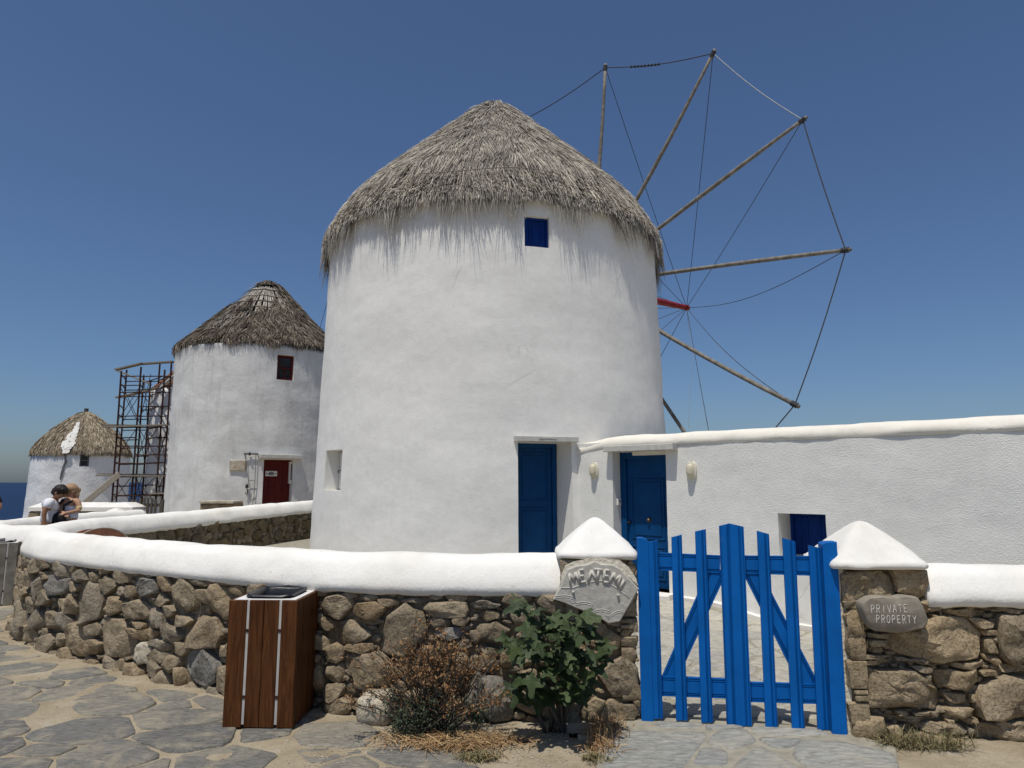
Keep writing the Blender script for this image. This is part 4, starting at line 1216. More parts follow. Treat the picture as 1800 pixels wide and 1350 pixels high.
# ------------------------------------------------------------------ annex
AU = Vector((.7507, -.6606, 0)); A_0 = Vector((2.188, 9.81, 0))
AF = Fr(A_0, AU)                      # normal towards the gate
annex = empty('annex_house', (3.2, 9.2, -1.6), 'low white stuccoed house wing with rounded cream parapet, joined to the big windmill', 'house')
def apx(x, y, c=0): return AF.ab(x, y, c)
d0, dzt = apx(1076, 795); d1, _ = apx(1173, 900); w0, wzt = apx(1367, 902); w1, wzb = apx(1456, 985)
dzb = -1.52
SX0, SX1 = -1.75, 7.0
def annex_face():
    xs = grid_axis(SX0, SX1, 90, [d0, d1, w0, w1]); zs = grid_axis(-2.1, .60, 37, [dzb, dzt, wzb, wzt])
    mb = MB(); nx = len(xs)
    def pos(a, b): return AF(a, b, .014 * nz(a, b, 4, 1.6) + .007 * nz(a, b, 8, 5) + (.03 * sstep(-1.3, -1.75, b)))
    for b in zs:
        for a in xs: mb.v.append(tuple(pos(a, b)))
    hl = [(d0, d1, dzb, dzt, .27), (w0, w1, wzb, wzt, .48)]
    for j in range(len(zs) - 1):
        for i in range(nx - 1):
            am, bm = (xs[i] + xs[i + 1]) / 2, (zs[j] + zs[j + 1]) / 2
            if any(h[0] < am < h[1] and h[2] < bm < h[3] for h in hl): continue
            k = j * nx + i; mb.f.append((k, k + 1, k + nx + 1, k + nx))
    o = mb.build('wall', M['stucco'], annex, smooth=True)
    rv = MB(); frs = []
    for x0, x1, z0, z1, dep in hl:
        A = [pos(x0, z0), pos(x1, z0), pos(x1, z1), pos(x0, z1)]
        B = [AF(x0, z0, -dep), AF(x1, z0, -dep), AF(x1, z1, -dep), AF(x0, z1, -dep)]
        for i in range(4):
            j = (i + 1) % 4; rv.add([A[i], A[j], B[j], B[i]], [(0, 1, 2, 3)])
        rv.add(B, [(0, 1, 2, 3)])
        f = Fr(AF(x0, z0, -dep + .004), AU); f.w = x1 - x0; f.h = z1 - z0; frs.append(f)
        rv.build('reveal', M['stucco'], o); rv = MB()
    return frs
AFR = annex_face()
mb = MB(); mb.box(AF, -.6, SX1, .40, .50, -3.0, -.1); mb.box(AF, SX1 - .3, SX1 - .02, -2, .45, -3, -.06); mb.box(AF, -.4, SX1, -2, .45, -3.0, -2.75); mb.build('roof', M['cream'], annex)
# parapet: rounded cream coping that slumps towards the mill
def pz(q): return -.10 * sstep(.85, .0, q) 
app = Path([(AF(s, 0, -.2).x, AF(s, 0, -.2).y) for s in (-1.65, -.8, 0, 2, 4, 6, 7)])
mb = MB(); sweep(mb, app, [(.28, .44), (.27, .60), (.23, .67), (.15, .70), (.05, .712), (-.06, .705), (-.14, .683), (-.19, .648), (-.215, .605), (-.222, .565), (-.205, .53)][::-1], 0, app.L, .07, pz, wob=.012)
mb.build('parapet', M['cream'], annex, smooth=True)
dr = panel_door(AFR[0], AFR[0].w, AFR[0].h, annex, M['shaded_door_blue'], cols=1, panels=((.06, .30), (.35, .80)), frame=.10)
dk = AFR[0]
def knob(px, py, rad, nm, mat, par):
    a, b = dk.ab(px, py, .03); m = MB(); m.tube([dk(a, b, .02), dk(a, b, .035), dk(a, b, .06), dk(a, b, .075)], [rad, rad, rad * .5, rad * .7], 10); return m.build(nm, mat, par, smooth=True)
knob(1142, 914, .035, 'door_knob', M['brass'], dr); knob(1107, 918, .022, 'keyhole', M['iron'], dr)
panel_door(AFR[1], AFR[1].w, AFR[1].h, annex, M['shaded_shutter_blue'], 'shutter', cols=2, panels=((.1, .88),), frame=.04, name_frame='window_frame')
a0, zt = apx(1060, 795, .14); a1, _ = apx(1183, 795, .14)
mb = MB(); mb.box(AF, a0, a1, dzt - .0, dzt + .09, -.05, .15, .008); mb.build('lintel', M['marble'], annex)
mb = MB(); mb.box(AF, d0 - .12, d1 + .10, -1.9, dzb + .0, -.26, .22, .02); mb.build('doorstep', M['coping'], annex)
# foot of the wall: whitewashed skirting
mb = MB(); 
sk = Path([(AF(s, 0, .035).x, AF(s, 0, .035).y) for s in (d1 + .12, 1.5, 3, 4.5)])
for i in range(40):
    q0, q1 = sk.L * i / 40, sk.L * (i + 1) / 40
    p0, p1 = sk.at(q0), sk.at(q1); z0, z1 = court_z(p0.x, p0.y) + .05, court_z(p1.x, p1.y) + .05
    n = AF.n * .035
    mb.add([p0 - n + Vector((0, 0, z0 + .02)), p1 - n + Vector((0, 0, z1 + .02)), p1 + n + Vector((0, 0, z1)), p0 + n + Vector((0, 0, z0)), p0 + n + Vector((0, 0, z0 - .2)), p1 + n + Vector((0, 0, z1 - .2))], [(0, 3, 2, 1), (3, 4, 5, 2)])
mb.build('skirting', M['coping'], annex)
# wall lamps and intercom
def wall_lamp(px, py, label):
    a, b = apx(px, py, .06)
    t = empty('wall_lamp', AF(a, b, .012), label, 'lamp', 'cream bulkhead lamps on the house wall')
    def oval(w, h, n=24): return [(a + w * math.copysign(abs(math.cos(q)) ** .8, math.cos(q)), b + h * math.copysign(abs(math.sin(q)) ** .8, math.sin(q))) for q in np.linspace(0, 2 * math.pi, n + 1)[:-1]]
    m = MB(); m.prism(AF, oval(.075, .125), -.02, .04, .01); o = m.build('housing', M['lamp_body'], t); smooth_angle(o)
    m = MB(); k = 20
    rings = []
    for sc, c in ((1, .04), (.98, .06), (.9, .085), (.7, .10), (.35, .108)):
        rings += [AF(x, y, c) for x, y in [(a + (p[0] - a) * sc, b + (p[1] - b) * sc) for p in oval(.056, .10, k)]]
    m.add(rings, [(l * k + i, l * k + (i + 1) % k, (l + 1) * k + (i + 1) % k, (l + 1) * k + i) for l in range(4) for i in range(k)] + [tuple(4 * k + i for i in range(k))])
    m.build('diffuser', M['lamp_glass'], t, smooth=True)
    m = MB(); m.tube([AF(a, b + .12, .0), AF(a, b + .15, .02)], .012); m.build('cable_gland', M['lamp_body'], t)
wall_lamp(1042, 827, 'cream oval bulkhead lamp on the short wall between the two blue doors')
wall_lamp(1213, 827, 'cream oval bulkhead lamp on the long wall, just right of the panelled blue door')
fi = Fr(AF(d0 + .002, 0, 0), -AF.n, (0, 0, 1), AU)
p = at_plane(1087, 882, fi.o, fi.n) - fi.o; ia, ib = p.dot(fi.r), p.dot(fi.u)
t = empty('intercom', fi(ia, ib, 0), 'small white intercom box on the jamb beside the panelled blue door', 'intercom')
mb = MB(); mb.box(fi, ia - .045, ia + .045, ib - .05, ib + .05, 0, .025, .005); mb.build('case', M['white'], t)
mb = MB(); mb.box(fi, ia - .02, ia + .02, ib - .01, ib + .025, .0255, .029); mb.build('button', M['grey_paint'], t)

# ------------------------------------------------------------------ second windmill
C2 = Vector((-9.69, 26.27, 0))
def r2(z): return 3.12 + .02 * (4.9 - z) / 6
mill2 = empty('windmill', (C2.x, C2.y, -1.25), 'white windmill with ragged brown thatch and bare laths, red door and small red window', 'windmill', 'windmills in a row')
H2 = [hole(C2, r2, 462, 514, 808, 895, .34, -.02), hole(C2, r2, 487, 517, 624, 668, .2)]
H2[0] = (H2[0][0], H2[0][1], -1.2, H2[0][3], .34, -.02)
w2, F2 = tower('tower_wall', C2, r2, -1.9, 4.78, H2, M['old_plaster'], mill2, 110, 54, .028, 1.0)
fr = F2[0]
mb = MB(); mb.box(fr, 0, fr.w, 0, fr.h, 0, .02); dd = mb.build('door', M['dark_red'], mill2)
for k in range(4):
    mb = MB(); mb.box(fr, .03 + k * (fr.w - .06) / 4, .02 + (k + 1) * (fr.w - .06) / 4, .02, fr.h - .04, .0205, .035, .003); mb.build('plank', M['dark_red'], dd)
fr = F2[1]
mb = MB(); e = .08
mb.box(fr, 0, e, 0, fr.h, 0, .06); mb.box(fr, fr.w - e, fr.w, 0, fr.h, 0, .06); mb.box(fr, e, fr.w - e, 0, e, 0, .06); mb.box(fr, e, fr.w - e, fr.h - e, fr.h, 0, .06); mb.box(fr, e, fr.w - e, fr.h * .48, fr.h * .53, 0, .05)
mb.box(fr, fr.w * .48, fr.w * .53, e, fr.h * .48, 0, .048)
mb.build('window_frame', M['dark_red'], mill2)
mb = MB(); mb.box(fr, e, fr.w - e, e, fr.h - e, .0, .015); mb.build('pane', M['pane'], mill2)
tq, zq = mill_tz(C2, r2, 491, 806); n = Vector((math.sin(tq), -math.cos(tq), 0)); rr = Vector((math.cos(tq), math.sin(tq), 0))
TF = Fr(Vector((C2.x, C2.y, zq)) + n * (r2(0) - .03), rr)
a0, _ = TF.ab(455, 806); a1, _ = TF.ab(529, 806)
mb = MB(); mb.box(TF, a0, a1, .0, .13, -.1, .22, .01); mb.build('lintel', M['marble'], mill2)
def on_mill2(px, py):
    t_, z_ = mill_tz(C2, r2, px, py); n_ = Vector((math.sin(t_), -math.cos(t_), 0))
    return Fr(Vector((C2.x, C2.y, z_)) + n_ * (r2(z_) + .02), Vector((math.cos(t_), math.sin(t_), 0)))
f = on_mill2(418, 818)
t = empty('stone_plaque', f(0, 0, 0), 'small blank tan stone plaque on the wall of the red door windmill', 'plaque')
mb = MB(); mb.box(f, -.26, .26, -.17, .17, -.05, .03, .012); mb.build('slab', M['pale_stone'], t)
f = on_mill2(441, 798)
t = empty('iron_pulley', f(0, 0, 0), 'black iron bracket with hanging rope and hook on the wall left of the red door', 'pulley')
mb = MB(); mb.tube([f(-.2, 0, .06), f(.22, 0, .06)], .025, 6); mb.tube([f(-.06, 0, .06), f(.0, 0, .06)], .055, 8); mb.tube([f(-.2, 0, -.03), f(-.2, 0, .07)], .02); mb.tube([f(.22, 0, -.03), f(.22, .0, .07)], .02); mb.build('bracket', M['iron'], t)
mb = MB(); mb.tube([f(-.15, -.02, .06), f(-.10, -.5, .04), f(-.03, -.90, .04), f(-.03, -1.1, .04)], .012, 5); mb.tube([f(.17, -.02, .06), f(.18, -.8, .04), f(.18, -1.45, .04), f(.14, -1.58, .04), f(.08, -1.5, .04), f(.09, -1.3, .04), f(.17, -1.25, .04)], .012, 5); mb.tube([f(-.03, -.9, .04), f(.18, -.88, .04)], .012, 5)
mb.build('rope', M['grey_wood'], t)
mb = MB(); mb.tube([f(-.06, -1.02, .05), f(-.06, -1.14, .05)], [.045, .06], 8); mb.tube([f(-.06, -1.14, .05), f(-.03, -1.3, .05), f(-.07, -1.36, .05), f(-.1, -1.28, .05)], .016, 5); mb.build('hook', M['iron'], t)
f = Fr(F2[0](0, 0, .036), F2[0].r)
a0, b0 = f.ab(466, 837); a1, b1 = f.ab(487, 828)
t = empty('door_sign', f((a0 + a1) / 2, b0, 0), 'small white notice board on the dark red windmill door', 'sign')
mb = MB(); mb.box(f, a0, a1, b0, b1, .0, .02); bo = mb.build('board', M['white'], t)
mb = MB(); h = b1 - b0; w = a1 - a0; mb.box(f, a0 + w * .05, a0 + w * .95, b0 + h * .42, b0 + h * .55, .0205, .024); mb.box(f, a0 + w * .3, a0 + w * .7, b0 + h * .2, b0 + h * .8, .0206, .0236); mb.build('print', M['grey_paint'], bo)
a0, b0 = f.ab(507, 850, .08); a1, b1 = f.ab(518, 812, .08)
t = empty('meter_box', f((a0 + a1) / 2, b0, 0), 'white meter box with dark window on the right jamb of the red door', 'meter box')
mb = MB(); mb.box(f, a0, a1, b0, b1, -.02, .16, .01); bo = mb.build('case', M['white'], t)
mb = MB(); mb.box(f, a0 + .04, a1 - .04, b0 + .12, b1 - .08, .161, .166); mb.build('glass', M['pane'], bo)
ROOF2 = [(0.05,7.86),(.27,7.82),(.5,7.58),(1.1,6.92),(1.86,6.08),(2.5,5.46),(2.99,4.98),(3.10,4.82)]
cone('roof_cone', C2, ROOF2, M['roof_void'], mill2, 72, .20, .05)
def skip2(th, a, L, g):
    q = a / L
    ragged = .07 * np.sin(th * 7) + .05 * np.sin(th * 17 + 1)
    bare = (q > .015) & (q < .40 + ragged) & (th > -1.7) & (th < .95 + ragged * 1.5)
    bare2 = (q > .45) & (q < .78) & (np.abs(th + .45 + 1.1 * (q - .6)) < .44 + ragged)
    bare3 = (q > .84) & (np.abs(th + .35) < .35) & (np.sin(th * 31) > .1)
    return (bare & (g.random(len(a)) < .985)) | (bare2 & (g.random(len(a)) < .95)) | (bare3 & (g.random(len(a)) < .8))
strands('thatch', C2, ROOF2, 30000, mill2, M['brown_thatch'], (.3, .7), .024, (.01, .15), .55, rows=12, rowj=.06, skip=skip2, eave=1300, hang=(-.12, .22), eave_len=(.1, .4), clump=8, seed=11, front=(-1.9, 2.2))
mb = MB()
pr = np.array(ROOF2)
def roof_pt(pr, C, t, z, dr=0):
    r = np.interp(-z, -pr[:, 1], pr[:, 0]) + dr; return Vector((C[0] + math.sin(t) * r, C[1] - math.cos(t) * r, z))
for k in range(64):
    t_ = -2.6 + 4.6 * k / 63 + random.uniform(-.015, .015)
    za, zb = 7.6 - random.random() * .12, 5.0 + random.random() * .2
    if random.random() < .12: continue
    w_ = random.uniform(.026, .042)
    tv = Vector((math.cos(t_), math.sin(t_), 0))
    for z0, z1 in ((za, 6.4), (6.39, zb)):
        p, q = roof_pt(pr, C2, t_, z0, -.02), roof_pt(pr, C2, t_ + random.uniform(-.02, .02), z1, -.02)
        nn = Vector((math.sin(t_), -math.cos(t_), .9)).normalized() * .03
        ws = w_ * (.42 if z0 > 7 else .75)
        mb.add([p - tv * ws * .6, p + tv * ws * .6, q + tv * w_, q - tv * w_, p - tv * ws * .6 - nn, p + tv * ws * .6 - nn, q + tv * w_ - nn, q - tv * w_ - nn], [(0, 3, 2, 1), (0, 1, 5, 4), (1, 2, 6, 5), (2, 3, 7, 6), (3, 0, 4, 7)])
tag(mb.build('lath', M['lath'], mill2), kind='stuff')
for zI in (7.42, 7.1, 6.8, 6.5, 5.95, 5.6, 5.25):
    mb = MB(); mb.tube([roof_pt(pr, C2, t_, zI + .02 * math.sin(t_ * 8), .02) for t_ in np.linspace(-2.4, 1.4, 30)], .028 if zI > 7.3 else .02, 5); mb.build('batten', M['lath'] if zI > 6.9 else M['grey_wood'], mill2)
mb = MB(); mb.tube([(C2.x, C2.y, 7.7), (C2.x, C2.y, 7.9)], [.3, .2], 10); mb.build('roof_knob', M['under_thatch'], mill2)
strands('thatch_tuft', C2, ROOF2[:4], 900, mill2, M['brown_thatch'], (.2, .4), .03, (.0, .05), .2, seed=12, skip=lambda th, a, L, g: a > .25)

# ------------------------------------------------------------------ third windmill (behind the scaffold)
C3 = Vector((-15.27, 34.8, 0))
def r3(z): return 2.93 + .0 * z
mill3 = empty('windmill', (C3.x, C3.y, -1.6), 'white windmill mostly hidden behind the rusty scaffold, its roof stripped to rafters', 'windmill', 'windmills in a row')
tower('tower_wall', C3, r3, -2.4, 4.45, [], M['far_plaster'], mill3, 72, 30, .05)
ROOF3 = [(.05, 7.3), (.4, 7.05), (1.5, 6.0), (2.6, 4.85), (3.0, 4.45)]
cone('roof_cone', C3, ROOF3, M['dark_wood'], mill3, 40, .12, .03)
for k in range(36):
    t_ = k / 36 * 2 * math.pi
    mb = MB(); mb.tube([roof_pt(np.array(ROOF3), C3, t_, z_, .02) for z_ in (7.0, 6.0, 5.2, 4.42)], .045, 5); mb.build('rafter', M['rust_red'] if k % 3 else M['lath'], mill3)

# ------------------------------------------------------------------ fourth windmill, far left
C4 = Vector((-30.26, 48.3, 0))
def r4(z): return 2.96 + .13 * (2.1 - z) / 4.6
mill4 = empty('windmill', (C4.x, C4.y, -2.8), 'farthest small white windmill at the left, brown reed roof with a white streak', 'windmill', 'windmills in a row')
H4 = [hole(C4, r4, 140, 157, 797, 820, .3)]
H4[0] = (H4[0][0], H4[0][1], H4[0][2], 1.9, .3, 0)
w4, F4 = tower('tower_wall', C4, r4, -4.0, 2.02, H4, M['far_plaster'], mill4, 84, 40, .035)
fr = F4[0]; mb = MB(); e = .09
mb.box(fr, 0, e, 0, fr.h, 0, .08); mb.box(fr, fr.w - e, fr.w, 0, fr.h, 0, .08); mb.box(fr, e, fr.w - e, 0, e, 0, .08); mb.box(fr, e, fr.w - e, fr.h * .45, fr.h * .52, 0, .07); mb.build('window_frame', M['grey_paint'], mill4)
mb = MB(); mb.box(fr, e, fr.w - e, e, fr.h, .0, .02); mb.build('pane', M['pane'], mill4)
ROOF4 = [(0.1,5.0),(.42,4.82),(1.08,4.32),(1.82,3.66),(2.43,2.98),(2.84,2.42),(3.0,2.0)]
cone('roof_cone', C4, ROOF4, M['under_thatch'], mill4, 60, .08, .04)
strands('thatch', C4, ROOF4, 16000, mill4, M['reed_thatch'], (.4, .7), .07, (.02, .09), .15, rows=11, rowj=.05, eave=900, hang=(.0, .3), eave_len=(.15, .4), clump=7, seed=21, front=(-1.8, 2.0))
mb = MB(); mb.tube([(C4.x, C4.y, 4.9), (C4.x, C4.y, 5.2)], .14, 8); mb.build('roof_knob', M['dark_wood'], mill4)
# whitewashed patch of bare roof and the crack below it
mb = MB(); p4 = np.array(ROOF4); W = []
for i, (x, y, w) in enumerate([(138, 742, 1), (133, 755, 2.5), (127, 765, 5), (122, 775, 7), (118, 783, 5), (116, 793, 2)]):
    z_ = None
    for z_ in np.linspace(5, 1.9, 120):
        r_ = np.interp(-z_, -p4[:, 1], p4[:, 0]) + .17
        dd_ = ray(x, y); A = dd_.x ** 2 + dd_.y ** 2; B = -2 * (dd_.x * C4.x + dd_.y * C4.y); Cc = C4.x ** 2 + C4.y ** 2 - r_ * r_
        if B * B - 4 * A * Cc < 0: continue
        tt = (-B - math.sqrt(B * B - 4 * A * Cc)) / (2 * A)
        if dd_.z * tt >= z_: break
    c = dd_ * tt; t_ = math.atan2(c.x - C4.x, -(c.y - C4.y)); W.append((t_, z_, w * .045))
n0 = len(mb.v)
for i in range(220):
    k = random.uniform(0, len(W) - 1.001); i0 = int(k); f_ = k - i0
    t_ = W[i0][0] * (1 - f_) + W[i0 + 1][0] * f_; z_ = W[i0][1] * (1 - f_) + W[i0 + 1][1] * f_; w_ = W[i0][2] * (1 - f_) + W[i0 + 1][2] * f_
    t_ += random.uniform(-1, 1) * w_ / 2.4
    p = roof_pt(p4, C4, t_, z_, .14); r_ = random.uniform(.05, .11); tv = Vector((math.cos(t_), math.sin(t_), 0)); dn = Vector((math.sin(t_) * .6, -math.cos(t_) * .6, -.75)); nn = Vector((math.sin(t_), -math.cos(t_), .8)).normalized() * .03
    mb.add([p - tv * r_ + nn, p + tv * r_ + nn, p + tv * r_ * .8 + dn * r_ * 2, p - tv * r_ * .8 + dn * r_ * 2, p - tv * r_ - nn, p + tv * r_ - nn], [(0, 1, 2, 3), (0, 4, 5, 1)])
tag(mb.build('whitewash_patch', M['coping'], mill4), kind='stuff')
mb = MB(); cr = []
for x, y in [(116, 797), (115, 806), (116, 812), (112, 820), (110, 828), (107, 838), (106, 844)]:
    t_, z_ = mill_tz(C4, r4, x, y); cr.append(Vector((C4.x + math.sin(t_) * (r4(z_) + .035), C4.y - math.cos(t_) * (r4(z_) + .035), z_)))
mb.tube(cr, [.05, .05, .09, .07, .08, .05, .02], 5); mb.build('crack', M['grey_paint'], mill4)

# ------------------------------------------------------------------ scaffold
scf = empty('scaffold', at_y(245, 905, 32.5), 'tall rusty tube scaffold with grey planks in front of the hidden windmill', 'scaffold')
SY = 31.2
front_px = [((197, 885), (208, 652)), ((230, 890), (246, 645)), ((273, 890), (288, 650)), ((285, 892), (298, 638))]
back_px = [((204, 885), (222, 650)), ((236, 888), (251, 660)), ((249, 888), (263, 668)), ((262, 888), (282, 640))]
def stand(b, t, Y):
    p, q = at_y(*b, Y), at_y(*t, Y); q.x = p.x + (q.x - p.x) * .35
    p.z = -1.6; return p, q
cols_f = [stand(b, t, SY + .0) for b, t in front_px]; cols_b = [stand(b, t, SY + 1.6) for b, t in back_px]
for p, q in cols_f + cols_b:
    mb = MB(); mb.tube([p, q], .04, 6); mb.build('standard', M['rust'], scf)
LV = [at_y(240, y, SY).z for y in (872, 855, 838, 815, 800, 785, 770, 752, 732, 715, 690, 678, 662)]
for i, z in enumerate(LV):
    for row_ in (cols_f, cols_b):
        for k in range(3):
            if (i * 2 + k) % 5 == 3: continue
            a, b = row_[k], row_[k + 1]
            mb = MB(); mb.tube([(a[0].x, a[0].y - .03, z), (b[0].x, b[0].y - .03, z + .02)], .027, 5); mb.build('ledger', M['rust'], scf)
    for k in range(4):
        if (i + k) % 3 == 1: continue
        mb = MB(); mb.tube([(cols_f[k][0].x, cols_f[k][0].y, z + .06), (cols_b[k][0].x, cols_b[k][0].y, z + .06)], .027, 5); mb.build('transom', M['rust'], scf)
for (row_, k, z0, z1) in [(cols_f, 0, -.9, .3), (cols_f, 1, -.9, .3), (cols_f, 1, 1.0, 2.6), (cols_f, 0, 2.8, 4.3), (cols_b, 1, -.9, .4), (cols_b, 2, 1.0, 2.5), (cols_f, 0, 1.0, 2.4), (cols_b, 0, 2.8, 4.4), (cols_f, 2, -.9, .3), (cols_f, 2, 1.0, 2.4), (cols_f, 1, 2.9, 4.2), (cols_b, 1, 1.0, 2.5), (cols_b, 1, 2.9, 5.2)]:
    a, b = row_[k], row_[k + 1]
    for s in (0, 1):
        mb = MB(); mb.tube([(a[0].x, a[0].y - .05 - .03 * s, z0 if s else z1), (b[0].x, b[0].y - .05 - .03 * s, z1 if s else z0)], .016, 5); mb.build('brace', M['rust'], scf)
def plank(p, q, w=.30, th=.06):
    p, q = Vector(p), Vector(q); f = Fr(p, (q - p), (0, 0, 1)); f.u = f.n.cross(f.r) if False else Vector((0, 0, 1))
    m = MB(); m.box(Fr(p, q - p, Vector((0, 0, 1)), None), 0, (q - p).length, 0, th, -w / 2, w / 2); return m.build('plank', M['plank'], scf)
for (x0, y0, x1, y1, Y) in [(172, 837, 290, 838, SY - .1), (176, 834, 292, 836, SY + .3), (182, 752, 296, 748, SY - .1), (186, 748, 280, 750, SY + .4), (205, 700, 262, 688, SY + .2), (204, 651, 250, 640, SY + .1), (246, 641, 305, 637, SY + .3), (207, 653, 264, 676, SY + 1.0), (250, 688, 285, 682, SY + 1.2), (264, 869, 292, 868, SY - .1)]:
    plank(at_y(x0, y0, Y), at_y(x1, y1, Y))
lean = empty('leaning_plank', at_y(148, 890, 29.5), 'long grey plank leaning diagonally from the ground against the rusty scaffold', 'plank')
mb = MB(); p, q = at_y(146, 888, 29.0), at_y(210, 834, SY - .45); p2 = p + (p - q) * .25
f = Fr(p2, q - p2, Vector((0, -1, .3)).cross((q - p2)).normalized() * -1); mb.box(Fr(p2, q - p2, Vector((-.5, 0, .8)), Vector((0, -1, 0))), 0, (q - p2).length, -.11, .11, -.03, .03)
mb.build('board', M['plank'], lean); mb = MB(); mb.box(Fr(p2, q - p2, Vector((-.5, 0, .8)), Vector((0, -1, 0))), 0, (q - p2).length, .112, .15, -.04, .04); mb.build('batten', M['lath'], lean)

# ------------------------------------------------------------------ small walls behind
def block_wall(name, Fq, w, dep, zb, zc, zt, label, bev=.25):
    t = empty(name, Fq(w / 2, 0, -dep / 2), label, 'wall')
    m = MB(); m.box(Fq, .02, w - .02, zb, zc, -dep + .02, -.02); m.build('mortar_core', M['mortar'], t)
    m = MB(); hb = zt - zc
    v = [Fq(a, b, c) for a, b, c in [(-.03, zc, .03), (w + .03, zc, .03), (w + .03, zc, -dep - .03), (-.03, zc, -dep - .03), (-.03, zc + hb * .45, .03), (w + .03, zc + hb * .45, .03), (w + .03, zc + hb * .45, -dep - .03), (-.03, zc + hb * .45, -dep - .03),
        (bev, zt, -.12), (w - bev, zt, -.12), (w - bev, zt, -dep + .12), (bev, zt, -dep + .12)]]
    m.add(v, [(3, 2, 1, 0), (0, 1, 5, 4), (1, 2, 6, 5), (2, 3, 7, 6), (3, 0, 4, 7), (4, 5, 9, 8), (5, 6, 10, 9), (6, 7, 11, 10), (7, 4, 8, 11), (8, 9, 10, 11)])
    m.build('coping', M['coping'], t)
    sm = MB()
    for f2, ww in ((Fq, w), (Fr(Fq(w, 0, 0), -Fq.n, (0, 0, 1), Fq.r), dep)):
        bb = (0.0, ww, zb, zc); sd_ = fill_seeds([], bb, .05, .13, int(260 * ww), ax=.55, pad=.9)
        for p_ in cells(sd_, bb, .02, .55):
            if p_ and abs(area(p_)) > .001: stone_mesh(sm, p_, lambda a, b, c: f2(a, b, c), -.1, .0, .02)
    tag(sm.build('stone', M['stone'], t, smooth=True), kind='stuff')
    return t
p0 = at_y(52, 890, 19.6); p1 = at_y(232, 890, 19.6)
F3w = Fr((p0.x, 19.6, 0), (1, 0, 0))
bw = block_wall('boundary_wall', F3w, p1.x - p0.x, .75, -2.0, -.80, -.57, 'short stone wall with flat white top behind the embracing couple')
a0, b0 = F3w.ab(182, 888); a1, _ = F3w.ab(196, 885)
mb = MB(); mb.box(Fr(F3w(a0, -.568, -.25), (1, 0, 0), (0, 1, 0), (0, 0, 1)), 0, a1 - a0, 0, .3, 0, .012); mb.build('plaque', M['grey_paint'], bw)
pp = at_y(203, 908, 17.2)
pf = Fr((pp.x - .42, 16.8, 0), (1, 0, 0))
pil2 = empty('small_pillar', pf(.4, -1.6, -.4), 'white pyramid topped stub pillar just behind the curved wall', 'pillar')
mb = MB(); mb.box(pf, .05, .77, -1.7, -.86, -.75, -.05); mb.build('shaft', M['coping'], pil2)
pyramid_cap(pf, 0, .84, -.82, 0, -.88, at_y(203, 893, 17.2).z, parent=pil2)
# weathered picket gate
wg0 = at_y(236, 900, 20.3); wg1 = at_y(277, 900, 20.3)
WG = Fr((wg0.x, 20.3, -1.5), (1, 0, 0))
wg = empty('picket_gate', WG((wg1.x - wg0.x) / 2, 0, 0), 'dark weathered wooden picket gate below the rusty scaffold', 'gate')
n = 6; W_ = wg1.x - wg0.x
for k in range(n):
    a = W_ * k / n; h = at_y(236 + 41 * (k + .5) / n, 880 - 6 * math.sin((k + .5) / n * math.pi), 20.3).z + 1.5
    mb = MB(); mb.box(WG, a + .01, a + W_ / n - .035, 0, h, 0, .03, .004); mb.build('picket', M['dark_wood'], wg)
for b in (.25, .8):
    mb = MB(); mb.box(WG, -.05, W_ + .1, b, b + .09, -.04, -.002); mb.build('rail', M['dark_wood'], wg)
for a in (-.12, W_ + .06):
    mb = MB(); mb.box(WG, a, a + .09, -.1, 1.0, -.06, .03); mb.build('gate_post', M['dark_wood'], wg)
# stone slab lying on the wall, and white bump
f = Fr(at_y(352, 891, 17.5), (1, 0, 0)); 
sl = empty('stone_slab', garden.at(12.9, .0, -.4), 'flat tan stone slab showing above the curved wall in front of the red door windmill', 'slab')
p, q = at_y(351, 892, 18.2), at_y(412, 888, 18.2)
SLF = Fr((p.x, 18.2, -.95), (1, 0, 0))
mb = MB(); mb.box(SLF, 0, q.x - p.x, 0, p.z + .99 + .06, -.6, 0, .03); mb.build('plinth', M['stone'], sl)
mb = MB(); mb.prism(Fr(SLF(0, p.z + 1.02, -.3), (1, 0, 0), (0, 1, 0), (0, 0, 1)), [(-.02, -.3), (.1, -.36), (.5, -.34), (.9, -.37), (q.x - p.x, -.28), (q.x - p.x + .02, .2), (.4, .3), (.02, .25)], .035, .10, .015); mb.build('slab', M['pale_stone'], sl)

# second enclosure wall at the far left
w2p = Path([(-6.42, 9.72), (-6.9, 9.78), (-7.45, 10.1), (-7.9, 10.65), (-8.2, 11.5), (-8.45, 12.6), (-8.5, 14.0), (-8.3, 15.5)])
ww = empty('enclosure_wall', w2p.at(1, 0, -1.7), 'low curved stone wall with white coping at the left edge, beyond the second bin', 'wall')
mb = MB(); sweep(mb, w2p, coping_prof(.2, -.60, -.86), 0, w2p.L, .07, low=.012); mb.build('coping', M['coping'], ww, smooth=True)
mb = MB(); sweep(mb, w2p, [(.145, -2.1), (.145, -.83), (-.145, -.83), (-.145, -2.1)], 0, w2p.L, .15); mb.build('mortar_core', M['mortar'], ww)
bnd = (0.0, 3.2, -1.75, -.84); pk = Pack(bnd); pk.fill(.14, .05, 1200, limit=.1); pk.fill(.05, .02, 1500)
# the outer side of this path lies on the near side
def w2map(s, z, d): return w2p.at(-s, d, z) if W2SIDE > 0 else w2p.at(s, -d, z)
W2SIDE = 1 if w2p.at(.5, .2).y < w2p.at(.5, -.2).y else -1
for p in pk.out:
    if abs(area(p)) > .001:
        pm = [(-a, b) for a, b in p][::-1] if W2SIDE > 0 else p
        put_stone('stone', pm, w2map, .1, .185 + random.uniform(0, .03), .02, M['stone'], ww, .008)

